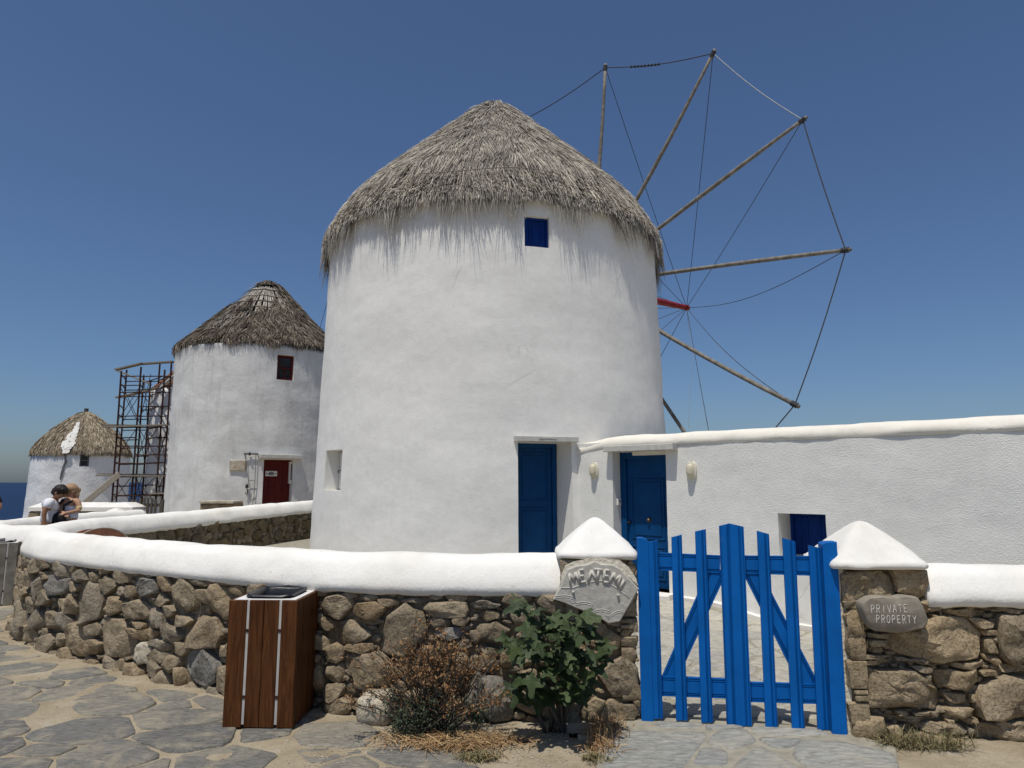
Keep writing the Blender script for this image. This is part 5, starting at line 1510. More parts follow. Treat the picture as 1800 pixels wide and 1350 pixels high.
# ------------------------------------------------------------------ paving
def flags(polys, zf, top, mat, parent, limit, dn=.09, ragged=.02):
    polys.sort(key=lambda p: abs(area(p)) / max(2, sum(b for a, b in p) / len(p)), reverse=True)
    for p in polys[:limit]:
        if area(p) < 0: p = p[::-1]
        sz = math.sqrt(area(p)); p = dedupe(p, .03)
        if len(p) < 3: continue
        o = densify(chaikin(p, .14), .07); sd_ = random.random() * 50
        o = [(a + ragged * nz(a * 7, b * 7, sd_) + ragged * .6 * nz(a * 20, b * 20, sd_), b + ragged * nz(a * 7, b * 7, sd_ + 9) + ragged * .6 * nz(a * 20, b * 20, sd_ + 9)) for a, b in o]
        n = len(o); cx = sum(a for a, b in o) / n; cy = sum(b for a, b in o) / n
        tx, ty, t0 = random.uniform(-.008, .008), random.uniform(-.008, .008), top + random.uniform(-.004, .004)
        zt = lambda a, b, k: zf(a, b) + t0 * k + (a - cx) * tx + (b - cy) * ty + (.003 * nz(a * 5, b * 14, sd_) + .002 * nz(a * 14, b * 40, sd_)) * k
        vs = [Vector((a, b, zf(a, b) - dn)) for a, b in o] + [Vector((a, b, zt(a, b, .55))) for a, b in o]
        for sc in (.965, .78, .5):
            vs += [Vector((cx + (a - cx) * sc, cy + (b - cy) * sc, zt(cx + (a - cx) * sc, cy + (b - cy) * sc, 1))) for a, b in o]
        vs.append(Vector((cx, cy, zt(cx, cy, 1))))
        fs = []
        for l in range(4):
            for i in range(n): fs.append((l * n + i, l * n + (i + 1) % n, (l + 1) * n + (i + 1) % n, (l + 1) * n + i))
        for i in range(n): fs.append((4 * n + i, 4 * n + (i + 1) % n, 5 * n))
        m = MB(); m.add(vs, fs); m.build('flagstone', mat, parent, smooth=True)
street = empty('street', (-2, 5, -1.6)); tag(street, kind='structure')
def street_ok(x, y):
    # keep off the sandy strip along the wall and the planted corner
    if x > -1.25: lim = 5.1 - (x + 1.25) * 1.02
    else:
        lim = 1e9
        for p in garden.p[::6]:
            if abs(p.x - x) < .25: lim = min(lim, p.y)
        if lim > 1e8: lim = 8.2 + (-5.6 - x) * 2.0
        lim -= .34 if x > -4 else .40
    return y < lim
bnd = (-9.5, .6, 2.6, 12.0)
sd = fill_seeds([], bnd, .065, .22, 9000, ax=.74, pad=.92)
sd = [(x, y, r) for x, y, r in sd]
pol = []
for p, s_ in zip(cells(sd, bnd, .026, .8), sd):
    if not p or abs(area(p)) < .005: continue
    c = Vector((sum(a for a, b in p) / len(p), sum(b for a, b in p) / len(p), 0))
    p = clip(p, 1.02, 1.0, 3.93 + .05 * nz(c.x, c.y, 2, 3))
    w = min(garden.p[::4] if False else garden.p[::4], key=lambda q: (q - c).length)
    d_ = c - w; d_.z = 0
    if path_inside(c.x, c.y) or d_.length < .3: continue
    if d_.length < 2.0:
        d_.normalize(); p = clip(p, -d_.x, -d_.y, -(w.x * d_.x + w.y * d_.y) - .35 - .08 * nz(c.x, c.y, 5, 2))
    if len(p) >= 3 and abs(area(p)) > .006: pol.append(p)
flags(pol, lambda a, b: -1.6, .010, M['slate'], street, 290)
pol = []
bnd = (.7, 4.6, 4.95, 10.0); sd = fill_seeds([], bnd, .09, .26, 2600, ax=.8, pad=.92)
for p in cells(sd, bnd, .028, .8):
    if not p or abs(area(p)) < .006: continue
    c = sum(a for a, b in p) / len(p), sum(b for a, b in p) / len(p)
    if (Vector((c[0], c[1], 0)) - A_0).dot(AF.n) < .1: continue
    pol.append(p)
flags(pol, court_z, .012, M['pale_flag'], court, 150, ragged=.008)
thr = empty('threshold_paving', (1.5, 4.6, -1.6)); tag(thr, kind='structure')
TH = [[(1062,1282),(1240,1284),(1243,1296),(1208,1338),(1195,1372),(1052,1372),(1062,1330)],[(1266,1282),(1312,1282),(1332,1302),(1292,1316),(1250,1312),(1240,1302)],[(1232,1312),(1280,1318),(1278,1345),(1216,1343)],
      [(1330,1296),(1412,1298),(1394,1312),(1360,1314)],[(1334,1308),(1362,1322),(1402,1345),(1440,1385),(1280,1385),(1290,1340)],[(1412,1300),(1470,1302),(1572,1322),(1582,1350),(1540,1385),(1450,1385),(1420,1352),(1392,1326),(1396,1312)],
      [(1315,1274),(1440,1281),(1462,1290),(1400,1292),(1330,1290)],[(1150,1266),(1240,1270),(1228,1279),(1155,1278)],[(1240,1274),(1300,1275),(1310,1279),(1240,1281)],
      [(1215,1350),(1275,1352),(1262,1400),(1200,1400)]]
flags([[(lambda v: (v.x, v.y))(at_z(x, y, -1.575)) for x, y in p] for p in TH], lambda a, b: -1.6, .026, M['step_flag'], thr, 20, ragged=.006)
mb = MB(); q = [at_z(x, y, -1.6) for x, y in [(1058, 1276), (1150, 1262), (1300, 1268), (1475, 1288), (1575, 1318), (1590, 1420), (1040, 1420)]]
mb.prism(Fr((0, 0, -1.6), (1, 0, 0), (0, 1, 0), (0, 0, 1)), [(v.x, v.y) for v in q][::-1], -.1, .018, .006); mb.build('bedding', M['grout'], thr)

# ------------------------------------------------------------------ litter bins
def make_bin():
    t = empty('litter_bin', (0, 0, 0))
    w, dp, h = .465, .50, .815
    FF = Fr((-w / 2, -dp / 2, 0), (1, 0, 0))
    BACK = Fr((w / 2, dp / 2, 0), (-1, 0, 0)); RT = Fr((w / 2, -dp / 2, 0), (0, 1, 0)); LT = Fr((-w / 2, dp / 2, 0), (0, -1, 0))
    def put(m, nm, mat, par=t): return m.build(nm, mat, par, shift=False)
    xs = [(0, .122), (.140, .238), (.241, .340), (.358, w)]
    for fr in (FF, BACK):
        for a, b in xs:
            m = MB(); m.box(fr, a, b, .012, h, -.022, 0, .003); put(m, 'slat', M['varnish'])
    for fr in (RT, LT):
        ys = [(.024, .122), (.130, .225), (.232, .325), (.332, .415), (.422, dp - .024)]
        for a, b in ys:
            m = MB(); m.box(fr, a, b, .012, h, -.0225, -.0005, .003); put(m, 'slat', M['varnish'])
    m = MB()
    for fr in (FF, BACK):
        m.box(fr, .03, w - .03, .03, h - .006, -.030, -.026)
        for g0, g1 in ((.1225, .1395), (.3405, .3575)): m.box(fr, g0, g1, .03, h - .004, -.02, -.005)
    for fr in (RT, LT):
        m.box(fr, .05, dp - .05, .03, h - .006, -.0305, -.0265)
    put(m, 'liner', M['strip'])
    m = MB(); e = .055; T = Fr((-w / 2 + .0235, -dp / 2 + .0235, h - .004), (1, 0, 0), (0, 1, 0), (0, 0, 1)); W2, D2 = w - .047, dp - .047
    m.box(T, 0, W2, 0, e, -.02, .005); m.box(T, 0, W2, D2 - e, D2, -.02, .005); m.box(T, 0, e, e, D2 - e, -.02, .005); m.box(T, W2 - e, W2, e, D2 - e, -.02, .005)
    put(m, 'rim', M['white'])
    for k, fr in enumerate((FF, BACK)):
        for a in (.131, .349):
            for b in (.20, .62):
                m = MB(); m.tube([fr(a, b, -.02), fr(a, b, -.001)], .012, 6); put(m, 'bolt', M['rust'])
    m = MB(); seg = 28; lv = [(1.10, .012), (1.06, .03), (.98, .016), (.95, -.06), (.92, -.4)]
    for sc, dz in lv:
        for i in range(seg):
            q = 2 * math.pi * i / seg; x = math.copysign(abs(math.cos(q)) ** .35, math.cos(q)); y = math.copysign(abs(math.sin(q)) ** .35, math.sin(q))
            j = .010 * nz(x * 5, y * 5, sc * 9); m.v.append((x * sc * (W2 / 2 - e) + j, y * sc * (D2 / 2 - e) + j, h + dz + j * 1.3))
    for l in range(4):
        for i in range(seg): m.f.append((l * seg + i, l * seg + (i + 1) % seg, (l + 1) * seg + (i + 1) % seg, (l + 1) * seg + i))
    m.f.append(tuple(4 * seg + i for i in range(seg)))
    put(m, 'bin_bag', M['black']).data.polygons.foreach_set('use_smooth', [True] * (4 * seg + 1))
    m = MB(); m.box(Fr((0, 0, 0), (1, 0, 0), (0, 1, 0), (0, 0, 1)), -w / 2 + .03, w / 2 - .03, -dp / 2 + .03, dp / 2 - .03, -.05, .02); put(m, 'base', M['iron'])
    return t
bin1 = make_bin()
tag(bin1, 'square brown slatted wooden litter bin with black bag, standing before the stone wall', 'litter bin', 'wooden litter bins')
bin1.location = (-1.655, 4.98, -1.597); bin1.rotation_euler.z = R(-2)
def copy_tree(o, parent=None):
    c = o.copy(); COL.objects.link(c); c.parent = parent
    for ch in list(o.children): copy_tree(ch, c)
    return c
bin2 = copy_tree(bin1); bin2['label'] = 'far wooden litter bin mostly hidden behind the curved wall at the left edge'
bin2.location = (-6.90, 9.42, -1.61); bin2.rotation_euler.z = R(28)
for c in bin2.children:
    if c.name.startswith('slat'): c.material_slots[0].link = 'OBJECT'; c.material_slots[0].material = M['grey_wood']

# ------------------------------------------------------------------ rusty disc behind the wall
c = at_y(174, 968, 8.9)
dsk = empty('wooden_drum', (c.x, c.y, court_z(c.x, c.y)), 'rust brown rounded wooden drum whose top shows above the curved white wall', 'drum')
ax_ = Vector((.75, -.66, .10)).normalized()
top = at_y(172, 928, 8.9); rad = .42; cc = Vector((top.x, top.y, top.z - rad))
for s0, s1, r_, nm in ((-.20, -.15, rad, 'flange'), (.12, .17, rad * .98, 'flange'), (-.15, .12, rad * .9, 'barrel')):
    mb = MB(); mb.tube([cc + ax_ * s0, cc + ax_ * s1], r_, 36); mb.build(nm, M['rust_red'], dsk)
mb = MB(); mb.tube([cc + ax_ * .17 + (Vector((0, 0, 1)) * math.cos(t_) + ax_.cross(Vector((0, 0, 1))) * math.sin(t_)) * rad * .98 for t_ in np.linspace(0, 2 * math.pi, 40)], .008, 5); mb.build('metal_band', M['lath'], dsk)
mb = MB(); mb.box(Fr(cc + Vector((0, 0, -rad)), (1, 0, 0)), -.25, .25, court_z(c.x, c.y) - (cc.z - rad), .03, -.2, .2); mb.build('stand', M['dark_wood'], dsk)

# ------------------------------------------------------------------ loose stones at the foot of the wall
def loose(name, px, py, w, h, dp, mat, label, rz=0, group=None):
    c = at_z(px, py, -1.6); f = Fr((c.x, c.y, -1.6), (math.cos(rz), math.sin(rz), 0))
    m = MB(); seg, lev = 14, 7; sd_ = random.random() * 40
    for l in range(lev + 1):
        ph = -math.pi / 2 + math.pi * l / lev
        for i in range(seg):
            q = 2 * math.pi * i / seg
            k = .45
            x = math.copysign(abs(math.cos(q)) ** k, math.cos(q)) * abs(math.cos(ph)) ** k; y = math.copysign(abs(math.sin(q)) ** k, math.sin(q)) * abs(math.cos(ph)) ** k; z = math.copysign(abs(math.sin(ph)) ** k, math.sin(ph))
            d_ = 1 + .16 * nz(x * 1.3, y * 1.3, z * 1.3 + sd_) + .06 * nz(x * 4, y * 4, z * 4 + sd_)
            m.v.append(tuple(f(x * d_ * w / 2, (z * d_ + .85) * h / 2, -dp / 2 + y * d_ * dp / 2)))
    for l in range(lev):
        for i in range(seg): m.f.append((l * seg + i, l * seg + (i + 1) % seg, (l + 1) * seg + (i + 1) % seg, (l + 1) * seg + i))
    o = m.build(name, mat, None, smooth=True); return tag(o, label, 'stone', group)
loose('loose_stone', 651, 1277, .27, .20, .24, M['pale_stone'], 'pale pitted square stone lying at the foot of the wall right of the bin', R(-12))
loose('loose_stone', 692, 1268, .09, .22, .12, M['stone'], 'narrow upright brown stone beside the pale square stone', R(10))
loose('loose_stone', 585, 1252, .12, .08, .12, M['stone'], 'small brown stone beside the foot of the bin', R(30))
for k, (px, py, lb) in enumerate([(700, 1285, 'small pale pebble beside the upright brown stone, left of the dry shrub'), (838, 1285, 'small pale pebble on the straw between the dry shrub and the grey boulder'), (1030, 1300, 'small pale pebble beside the dry grass at the left of the threshold slabs')]):
    loose('pebble', px, py, .06, .035, .05, M['pale_stone'], lb, k, 'pebbles on the sand')

# ------------------------------------------------------------------ plants
def ribbon_mesh(name, P, Wd, tone, mat, parent, kind='stuff'):
    """P: (n,k,3) centre lines, Wd: (n,k,3) half widths"""
    n, k, _ = P.shape
    V = np.stack([P - Wd, P + Wd], 2).reshape(-1, 3)
    base = (np.arange(n) * 2 * k)[:, None]
    F = np.concatenate([base + np.array([2 * i, 2 * i + 1, 2 * i + 3, 2 * i + 2]) for i in range(k - 1)], 1).reshape(-1, 4)
    me = bpy.data.meshes.new(name); me.from_pydata(V.tolist(), [], F.tolist())
    at = me.attributes.new('tone', 'FLOAT', 'POINT'); at.data.foreach_set('value', np.repeat(np.clip(tone, 0, 1), 2 * k).astype(np.float32))
    o = link_mesh(name, me, mat, parent)
    return tag(o, kind=kind) if kind else o
def fig_leaf_mesh(seed):
    rnd = random.Random(seed); ctl = []
    lobes = [(-2.15, .42), (-1.15, .78), (-.02, 1.0), (1.1, .76), (2.1, .40)]
    out = []
    for i, (a, l) in enumerate(lobes):
        l *= rnd.uniform(.88, 1.08); a += rnd.uniform(-.1, .1)
        w = .20 * (1 if l > .6 else 1.3)
        for da, s in ((-.33, .68), (-.22, .92), (0, 1), (.22, .92), (.33, .68)): out.append((a + da * (.8 if l > .6 else 1.2), l * s))
        if i < 4: m_ = (a + lobes[i + 1][0]) / 2; out.append((m_, .47))
    pts = [(math.sin(a) * l * .62, math.cos(a) * l * .62 + .28) for a, l in out]
    pts = [(0.03, .0)] + pts[::-1] + [(-.03, .0)]
    fold, curl, wv = rnd.uniform(.10, .30), rnd.uniform(.25, .6), rnd.random() * 9
    def bend(x, y): return (x, y, -curl * (y * y) * .5 + fold * abs(x) - .35 * x * x + .04 * math.sin(x * 13 + wv) + .03 * math.sin(y * 11 + wv))
    n = len(pts); vs = [bend(x, y) for x, y in pts] + [bend(x * .5, (y - .3) * .5 + .3) for x, y in pts] + [bend(0, .3)]
    fs = [(i, (i + 1) % n, n + (i + 1) % n, n + i) for i in range(n)] + [(n + i, n + (i + 1) % n, 2 * n) for i in range(n)]
    m = MB(); m.add(vs, fs)
    # stalk
    m.tube([(0, .02, 0), (0, -.18, -.04), (0, -.36, .02)], .012, 4)
    me = bpy.data.meshes.new('leaf'); me.from_pydata(m.v, [], m.f); me.polygons.foreach_set('use_smooth', [True] * len(me.polygons)); me.materials.append(M['fig']); me.update()
    return me
fb = Vector((.27, 4.68, -1.6))
fig = empty('fig_bush', fb, 'young green fig bush with large lobed leaves growing against the left gate pillar', 'bush')
LM = [fig_leaf_mesh(k) for k in range(5)]
from mathutils import Matrix, Quaternion
def fpt(px, py, Y): return at_y(px, py, Y)
stems = [(930, 1060, 4.70), (905, 1110, 4.62), (960, 1085, 4.66), (1000, 1085, 4.58), (1035, 1090, 4.62), (1045, 1135, 4.56), (985, 1130, 4.42), (1040, 1160, 4.45), (935, 1160, 4.45), (1010, 1190, 4.45), (915, 1190, 4.56), (950, 1120, 4.5), (1025, 1110, 4.45)]
fleaves = []
for i, (px, py, Y) in enumerate(stems):
    e = fpt(980 + (px - 980) * .84, py, Y); b = fb + Vector((random.uniform(-.08, .08), random.uniform(-.03, .05), 0)); m1 = b.lerp(e, .5) + Vector((random.uniform(-.06, .06), .03, .05))
    mb = MB(); mb.tube([b, b.lerp(m1, .6), m1, m1.lerp(e, .6), e], [.014, .012, .010, .008, .005], 6); mb.build('stem', M['dark_wood'], fig, smooth=True)
    for k in range(10):
        t = random.uniform(.55, 1.0) if k > 4 else random.uniform(.85, 1.02)
        p = (b.lerp(m1, t * 2) if t < .5 else m1.lerp(e, t * 2 - 1)) + Vector((random.uniform(-.05, .035), random.uniform(-.07, .02), random.uniform(-.03, .05)))
        fleaves.append((p, .5 + .5 * t))
for p, t in fleaves:
    # leaf axis points outwards and droops; face up and towards the light
    ang = random.uniform(-math.pi, math.pi); out = Vector((math.cos(ang), -abs(math.sin(ang)) * .8 - .1, random.uniform(-.55, .45) if t > .85 else random.uniform(-1.1, .0))).normalized()
    nrm = (Vector((random.uniform(-.35, .35), -.65, .9)) + Vector((random.gauss(0, .25), random.gauss(0, .2), random.gauss(0, .25)))).normalized()
    nrm = (nrm - out * nrm.dot(out)).normalized(); xx = out.cross(nrm).normalized()
    sc = random.uniform(.105, .185) * (1 if t > .7 else .95)
    mt = Matrix((xx, out, nrm)).transposed().to_4x4() @ Matrix.Scale(sc, 4)
    mt.translation = p - root_loc(fig) + out * .05
    o = bpy.data.objects.new('leaf', random.choice(LM)); o.parent = fig; o.matrix_local = mt; COL.objects.link(o)
for k in range(7):
    mb = MB(); p, _ = random.choice(fleaves); c = p + Vector((0, -.04, -.02)); mb.tube([c + Vector((0, 0, .018)), c, c - Vector((0, 0, .018))], [.004, .013, .004], 7)
    mb.build('fruit', M['fig'], fig, smooth=True)

# dry shrub
db = Vector((-.50, 4.70, -1.6))
shrub = empty('dry_shrub', db, 'dry brown twiggy shrub with small green leaves at its foot, against the stone wall', 'shrub')
g = np.random.default_rng(31)
mb = MB(); tipsS = []
for k in range(95):
    a = g.uniform(0, 2 * math.pi); el = g.uniform(.45, 1.5); L = g.uniform(.30, .72)
    d_ = Vector((math.cos(a) * math.cos(el) * 1.05, math.sin(a) * math.cos(el) * .45 - .10, math.sin(el)))
    b = db + Vector((g.uniform(-.14, .14), g.uniform(-.07, .04), 0)); p1 = b + d_ * L * .5; p2 = b + d_ * L + Vector((g.normal(0, .04), g.normal(0, .02), g.normal(0, .03) - .05 * (L > .55)))
    if p2.y > 4.86: p2.y = 4.84
    mb.tube([b, p1, p2], [.005, .0038, .002], 4); tipsS.append((b, p1, p2))
    for q in range(4):
        s = g.uniform(.35, .9); c = p1.lerp(p2, s); e = c + (p2 - p1).normalized() * g.uniform(.06, .16) + Vector((g.normal(0, .05), g.normal(0, .03), g.uniform(-.02, .06)))
        if e.y > 4.88: e.y = 4.86
        mb.tube([c, e], [.0025, .0012], 3); tipsS.append((c, c.lerp(e, .5), e))
tag(mb.build('twig', M['dark_wood'], shrub), kind='stuff')
def sprinkle(tips, n, size, lo, hi, off, g, tone0):
    P, W, T = [], [], []
    for k in range(n):
        b, m_, e = tips[g.integers(len(tips))]; s = g.uniform(lo, hi)
        c = (b.lerp(m_, s * 2) if s < .5 else m_.lerp(e, s * 2 - 1)) + Vector(g.normal(0, off, 3).tolist())
        d_ = Vector(g.normal(0, 1, 3).tolist()).normalized(); w = d_.cross(Vector(g.normal(0, 1, 3).tolist())).normalized(); l = size * g.uniform(.5, 1.3)
        P.append([tuple(c - d_ * l), tuple(c), tuple(c + d_ * l)]); W.append([tuple(w * l * .08), tuple(w * l * .42), tuple(w * l * .05)]); T.append(tone0 + g.normal(0, .22))
    return np.array(P), np.array(W), np.array(T)
ribbon_mesh('dry_leaf', *sprinkle(tipsS, 5200, .011, .3, 1.0, .012, g, .5), M['dry_leaf'], shrub)
low = [(db + Vector((g.uniform(-.24, .30), g.uniform(-.14, .02), 0)),) * 1 for _ in range(30)]
low = [(t[0], t[0] + Vector((g.normal(0, .05), g.normal(-.02, .03), g.uniform(.08, .16))), t[0] + Vector((g.normal(0, .09), g.normal(-.03, .05), g.uniform(.16, .30)))) for t in low]
mb = MB()
for t in low: mb.tube(list(t), [.003, .0025, .0015], 3)
tag(mb.build('green_stem', M['dark_wood'], shrub), kind='stuff')
ribbon_mesh('green_leaf', *sprinkle(low, 1400, .014, .1, 1.0, .022, g, .5), M['small_leaf'], shrub)

def litter(name, label, spots, n, mat, up=.2, length=(.05, .16), width=.002, seed=1, cat='straw', flat=True):
    g = np.random.default_rng(seed); P, W, T = [], [], []
    for k in range(n):
        x, y, sx, sy = spots[g.integers(len(spots))]
        b = Vector((x + g.normal(0, sx), y + g.normal(0, sy), -1.6 + .004)); a = g.uniform(0, 2 * math.pi); L = g.uniform(*length)
        el = abs(g.normal(0, up)); d_ = Vector((math.cos(a) * math.cos(el), math.sin(a) * math.cos(el), math.sin(el)))
        z0 = g.uniform(0, .03) if flat else 0
        p0 = b + Vector((0, 0, z0)); p1 = p0 + d_ * L * .5 + Vector((0, 0, .01)); p2 = p0 + d_ * L + Vector((g.normal(0, .01), g.normal(0, .01), -.25 * L * (0 if flat else g.random())))
        w = Vector((-math.sin(a), math.cos(a), g.normal(0, .4))).normalized() * width * g.uniform(.6, 1.5)
        P.append([tuple(p0), tuple(p1), tuple(p2)]); W.append([tuple(w), tuple(w), tuple(w * .2)]); T.append(.5 + g.normal(0, .25))
    o = ribbon_mesh(name, np.array(P), np.array(W), np.array(T), mat, None)
    return tag(o, label, cat, kind='stuff')
litter('straw_litter', 'scattered orange brown dry straw below the shrubs', [(-.55, 4.52, .16, .06), (-.15, 4.50, .14, .05), (-.35, 4.42, .15, .05)], 950, M['straw'], .12, (.05, .17), .0022, 41)
litter('dry_grass', 'reddish dry grass tufts along the left edge of the threshold slabs', [(.60, 4.62, .05, .06), (.55, 4.42, .05, .08), (.62, 4.75, .05, .03)], 900, M['straw'], .7, (.05, .15), .002, 42, 'grass', False)
litter('dry_grass', 'dry straw coloured grass at the foot of the right stone wall', [(2.45, 4.44, .08, .02), (2.62, 4.42, .08, .02), (2.35, 4.46, .05, .02)], 700, M['grass'], .8, (.06, .16), .002, 43, 'grass', False)
litter('dry_grass', 'small dry tuft at the wall foot left of the brown bin', [(at_z(306, 1192, -1.6).x, at_z(306, 1192, -1.6).y, .035, .03)], 350, M['straw'], 1.0, (.06, .16), .002, 44, 'grass', False)
litter('grass_tuft', 'low green grass tuft on the sand in front of the dry shrub', [(-.22, 4.24, .05, .02), (-.15, 4.26, .04, .02)], 420, M['grass'], .7, (.03, .07), .0022, 45, 'grass', False)
litter('grass_tuft', 'low green grass tuft on the sand beside the threshold slabs', [(.47, 4.25, .03, .02), (.52, 4.2, .03, .02)], 260, M['grass'], .7, (.03, .06), .0022, 46, 'grass', False)
mb = MB(); gr = np.random.default_rng(5)
for k in range(900):
    x, y = (gr.uniform(-1.2, .6), gr.uniform(4.15, 4.75)) if k % 3 else (gr.uniform(-6, -1.2), gr.uniform(4.2, 7.6))
    r = gr.uniform(.003, .009); c = Vector((x, y, ground_z(x, y) + r * .4))
    if path_inside(x, y + .3) and x > -5: continue
    mb.add([c + Vector((r, 0, 0)), c + Vector((0, r * .8, 0)), c + Vector((-r, .1 * r, 0)), c + Vector((0, -r, 0)), c + Vector((.1 * r, 0, r * .8)), c - Vector((0, 0, r))], [(0, 1, 4), (1, 2, 4), (2, 3, 4), (3, 0, 4), (1, 0, 5), (2, 1, 5), (3, 2, 5), (0, 3, 5)])
tag(mb.build('gravel', M['pale_stone']), 'fine pale gravel scattered over the sand and paving', 'gravel', kind='stuff')

# ------------------------------------------------------------------ people
def skin_obj(name, joints, bones, mat, parent, sub=2):
    me = bpy.data.meshes.new(name); names = list(joints)
    me.from_pydata([joints[k][0] for k in names], [(names.index(a), names.index(b)) for a, b in bones], [])
    o = bpy.data.objects.new(name, me); COL.objects.link(o)
    sk = o.modifiers.new('skin', 'SKIN'); sk.use_smooth_shade = True
    for i, k in enumerate(names):
        sv = me.skin_vertices[0].data[i]; r = joints[k][1]; sv.radius = (r, r) if not hasattr(r, '__len__') else r; sv.use_root = (i == 0)
    ss = o.modifiers.new('sub', 'SUBSURF'); ss.levels = sub
    dg = bpy.context.evaluated_depsgraph_get(); m2 = bpy.data.meshes.new_from_object(o.evaluated_get(dg))
    bpy.data.objects.remove(o)
    m2.polygons.foreach_set('use_smooth', [True] * len(m2.polygons)); m2.materials.clear()
    return link_mesh(name, m2, mat, parent)
def ball(mbx, c, rx, ry, rz, seg=14, lev=9, cut=None, jit=0):
    k0 = len(mbx.v)
    for l in range(lev + 1):
        ph = -math.pi / 2 + math.pi * l / lev
        for i in range(seg):
            q = 2 * math.pi * i / seg; j = 1 + jit * nz(math.cos(q) * 3, math.sin(q) * 3, ph * 2)
            mbx.v.append((c[0] + rx * math.cos(ph) * math.cos(q) * j, c[1] + ry * math.cos(ph) * math.sin(q) * j, c[2] + rz * math.sin(ph) * j))
    for l in range(lev):
        for i in range(seg): mbx.f.append((k0 + l * seg + i, k0 + l * seg + (i + 1) % seg, k0 + (l + 1) * seg + (i + 1) % seg, k0 + (l + 1) * seg + i))
def person(label, J, hair, shirt, legs, skin, feet, extra=None, face=(1, 0, 0), long_hair=False):
    """J: joint positions; one continuous body, clothes and hair as children"""
    t = empty('person', (J['hip'][0], J['hip'][1], feet), label, 'person')
    V = Vector
    jb = {'hip': (J['hip'], (.14, .10)), 'waist': (V(J['hip']).lerp(V(J['chest']), .5), (.12, .09)), 'chest': (J['chest'], (.15, .10)), 'neck0': (V(J['chest']).lerp(V(J['neck']), .75), (.085, .07)), 'neck': (J['neck'], .05), 'jaw': (V(J['neck']).lerp(V(J['head']), .55), .065), 'head': (J['head'], (.085, .095)), 'crown': (V(J['head']) + (V(J['head']) - V(J['neck'])).normalized() * .075, .06)}
    bn = [('hip', 'waist'), ('waist', 'chest'), ('chest', 'neck0'), ('neck0', 'neck'), ('neck', 'jaw'), ('jaw', 'head'), ('head', 'crown')]
    for s in 'lr':
        jb['sh' + s] = (J['sh' + s], .055); jb['el' + s] = (J['el' + s], .040); jb['wr' + s] = (J['wr' + s], .028)
        hd = (V(J['wr' + s]) - V(J['el' + s])).normalized()
        jb['pm' + s] = (V(J['wr' + s]) + hd * .07, (.035, .018))
        bn += [('neck0', 'sh' + s), ('sh' + s, 'el' + s), ('el' + s, 'wr' + s), ('wr' + s, 'pm' + s)]
        sd_ = hd.cross(V((0, 0, 1))); sd_ = sd_.normalized() if sd_.length > .1 else V((1, 0, 0))
        for q in range(4):
            b0 = V(J['wr' + s]) + hd * .075 + sd_ * (q - 1.5) * .017
            jb[f'f{q}{s}'] = (b0 + hd * .035, .0085); jb[f'g{q}{s}'] = (b0 + hd * (.062 + .008 * (q in (1, 2))) - V((0, 0, .012)), .0075)
            bn += [('pm' + s, f'f{q}{s}'), (f'f{q}{s}', f'g{q}{s}')]
        jb['th' + s] = (V(J['wr' + s]) + hd * .05 + sd_ * .045, .009); jb['ti' + s] = (V(J['wr' + s]) + hd * .085 + sd_ * .055, .008); bn += [('pm' + s, 'th' + s), ('th' + s, 'ti' + s)]
        jb['lg' + s] = (V(J['kn' + s]).lerp(V(J['hip']), .85), .085); jb['kn' + s] = (J['kn' + s], .055); jb['an' + s] = (J['an' + s], .038); jb['to' + s] = (V(J['an' + s]) + V((face[0], face[1], 0)).normalized() * .16 - V((0, 0, .045)), .032)
        bn += [('hip', 'lg' + s), ('lg' + s, 'kn' + s), ('kn' + s, 'an' + s), ('an' + s, 'to' + s)]
    body = skin_obj('body', jb, bn, skin, t)
    # face: nose, ears, eyes, mouth joined to or set on the head
    F = V(face).normalized(); U = V((0, 0, 1)); U = (U - F * U.dot(F)).normalized(); S_ = F.cross(U); hc = V(J['head'])
    m = MB(); m.tube([hc + F * .085 + U * .02, hc + F * .112 - U * .022, hc + F * .085 - U * .03], [.010, .015, .008], 6)
    for s in (-1, 1): m.tube([hc + S_ * s * .085 + U * .03, hc + S_ * s * .10, hc + S_ * s * .088 - U * .03], [.010, .016, .008], 6)
    m.build('nose_and_ears', skin, t, smooth=True)
    m = MB()
    for s in (-1, 1): ball(m, hc + F * .085 + S_ * s * .034 + U * .018, .010, .010, .007, 8, 5)
    m.build('eyes', M['hair_dark'], t, smooth=True)
    m = MB(); m.tube([hc + F * .088 - U * .058 - S_ * .022, hc + F * .094 - U * .060, hc + F * .088 - U * .058 + S_ * .022], .006, 5); m.build('mouth', M['rust_red'], t, smooth=True)
    # hair
    m = MB(); hh = hc - F * .022 + U * .045; ball(m, hh, .105, .108, .092, 18, 10, jit=.18)
    ball(m, hh - F * .045 - U * .05, .075, .085, .075, 14, 8, jit=.2)
    if long_hair:
        ball(m, hh - F * .085 - U * .03, .06, .06, .055, 12, 8, jit=.2); ball(m, hh - F * .05 - U * .11 - S_ * .05, .05, .05, .07, 12, 8, jit=.2)
    else: ball(m, hh + F * .05 + U * .02, .07, .085, .06, 14, 8, jit=.2)
    m.build('hair', hair, t, smooth=True)
    # shirt and lower garment, grown over the same joints
    js = {k: jb[k] for k in ('hip', 'waist', 'chest', 'neck0', 'shl', 'shr')}
    grow = 1.13
    js = {k: (v[0], tuple(x * grow for x in v[1]) if hasattr(v[1], '__len__') else v[1] * 1.25) for k, v in js.items()}
    bs = [('hip', 'waist'), ('waist', 'chest'), ('chest', 'neck0'), ('neck0', 'shl'), ('neck0', 'shr')]
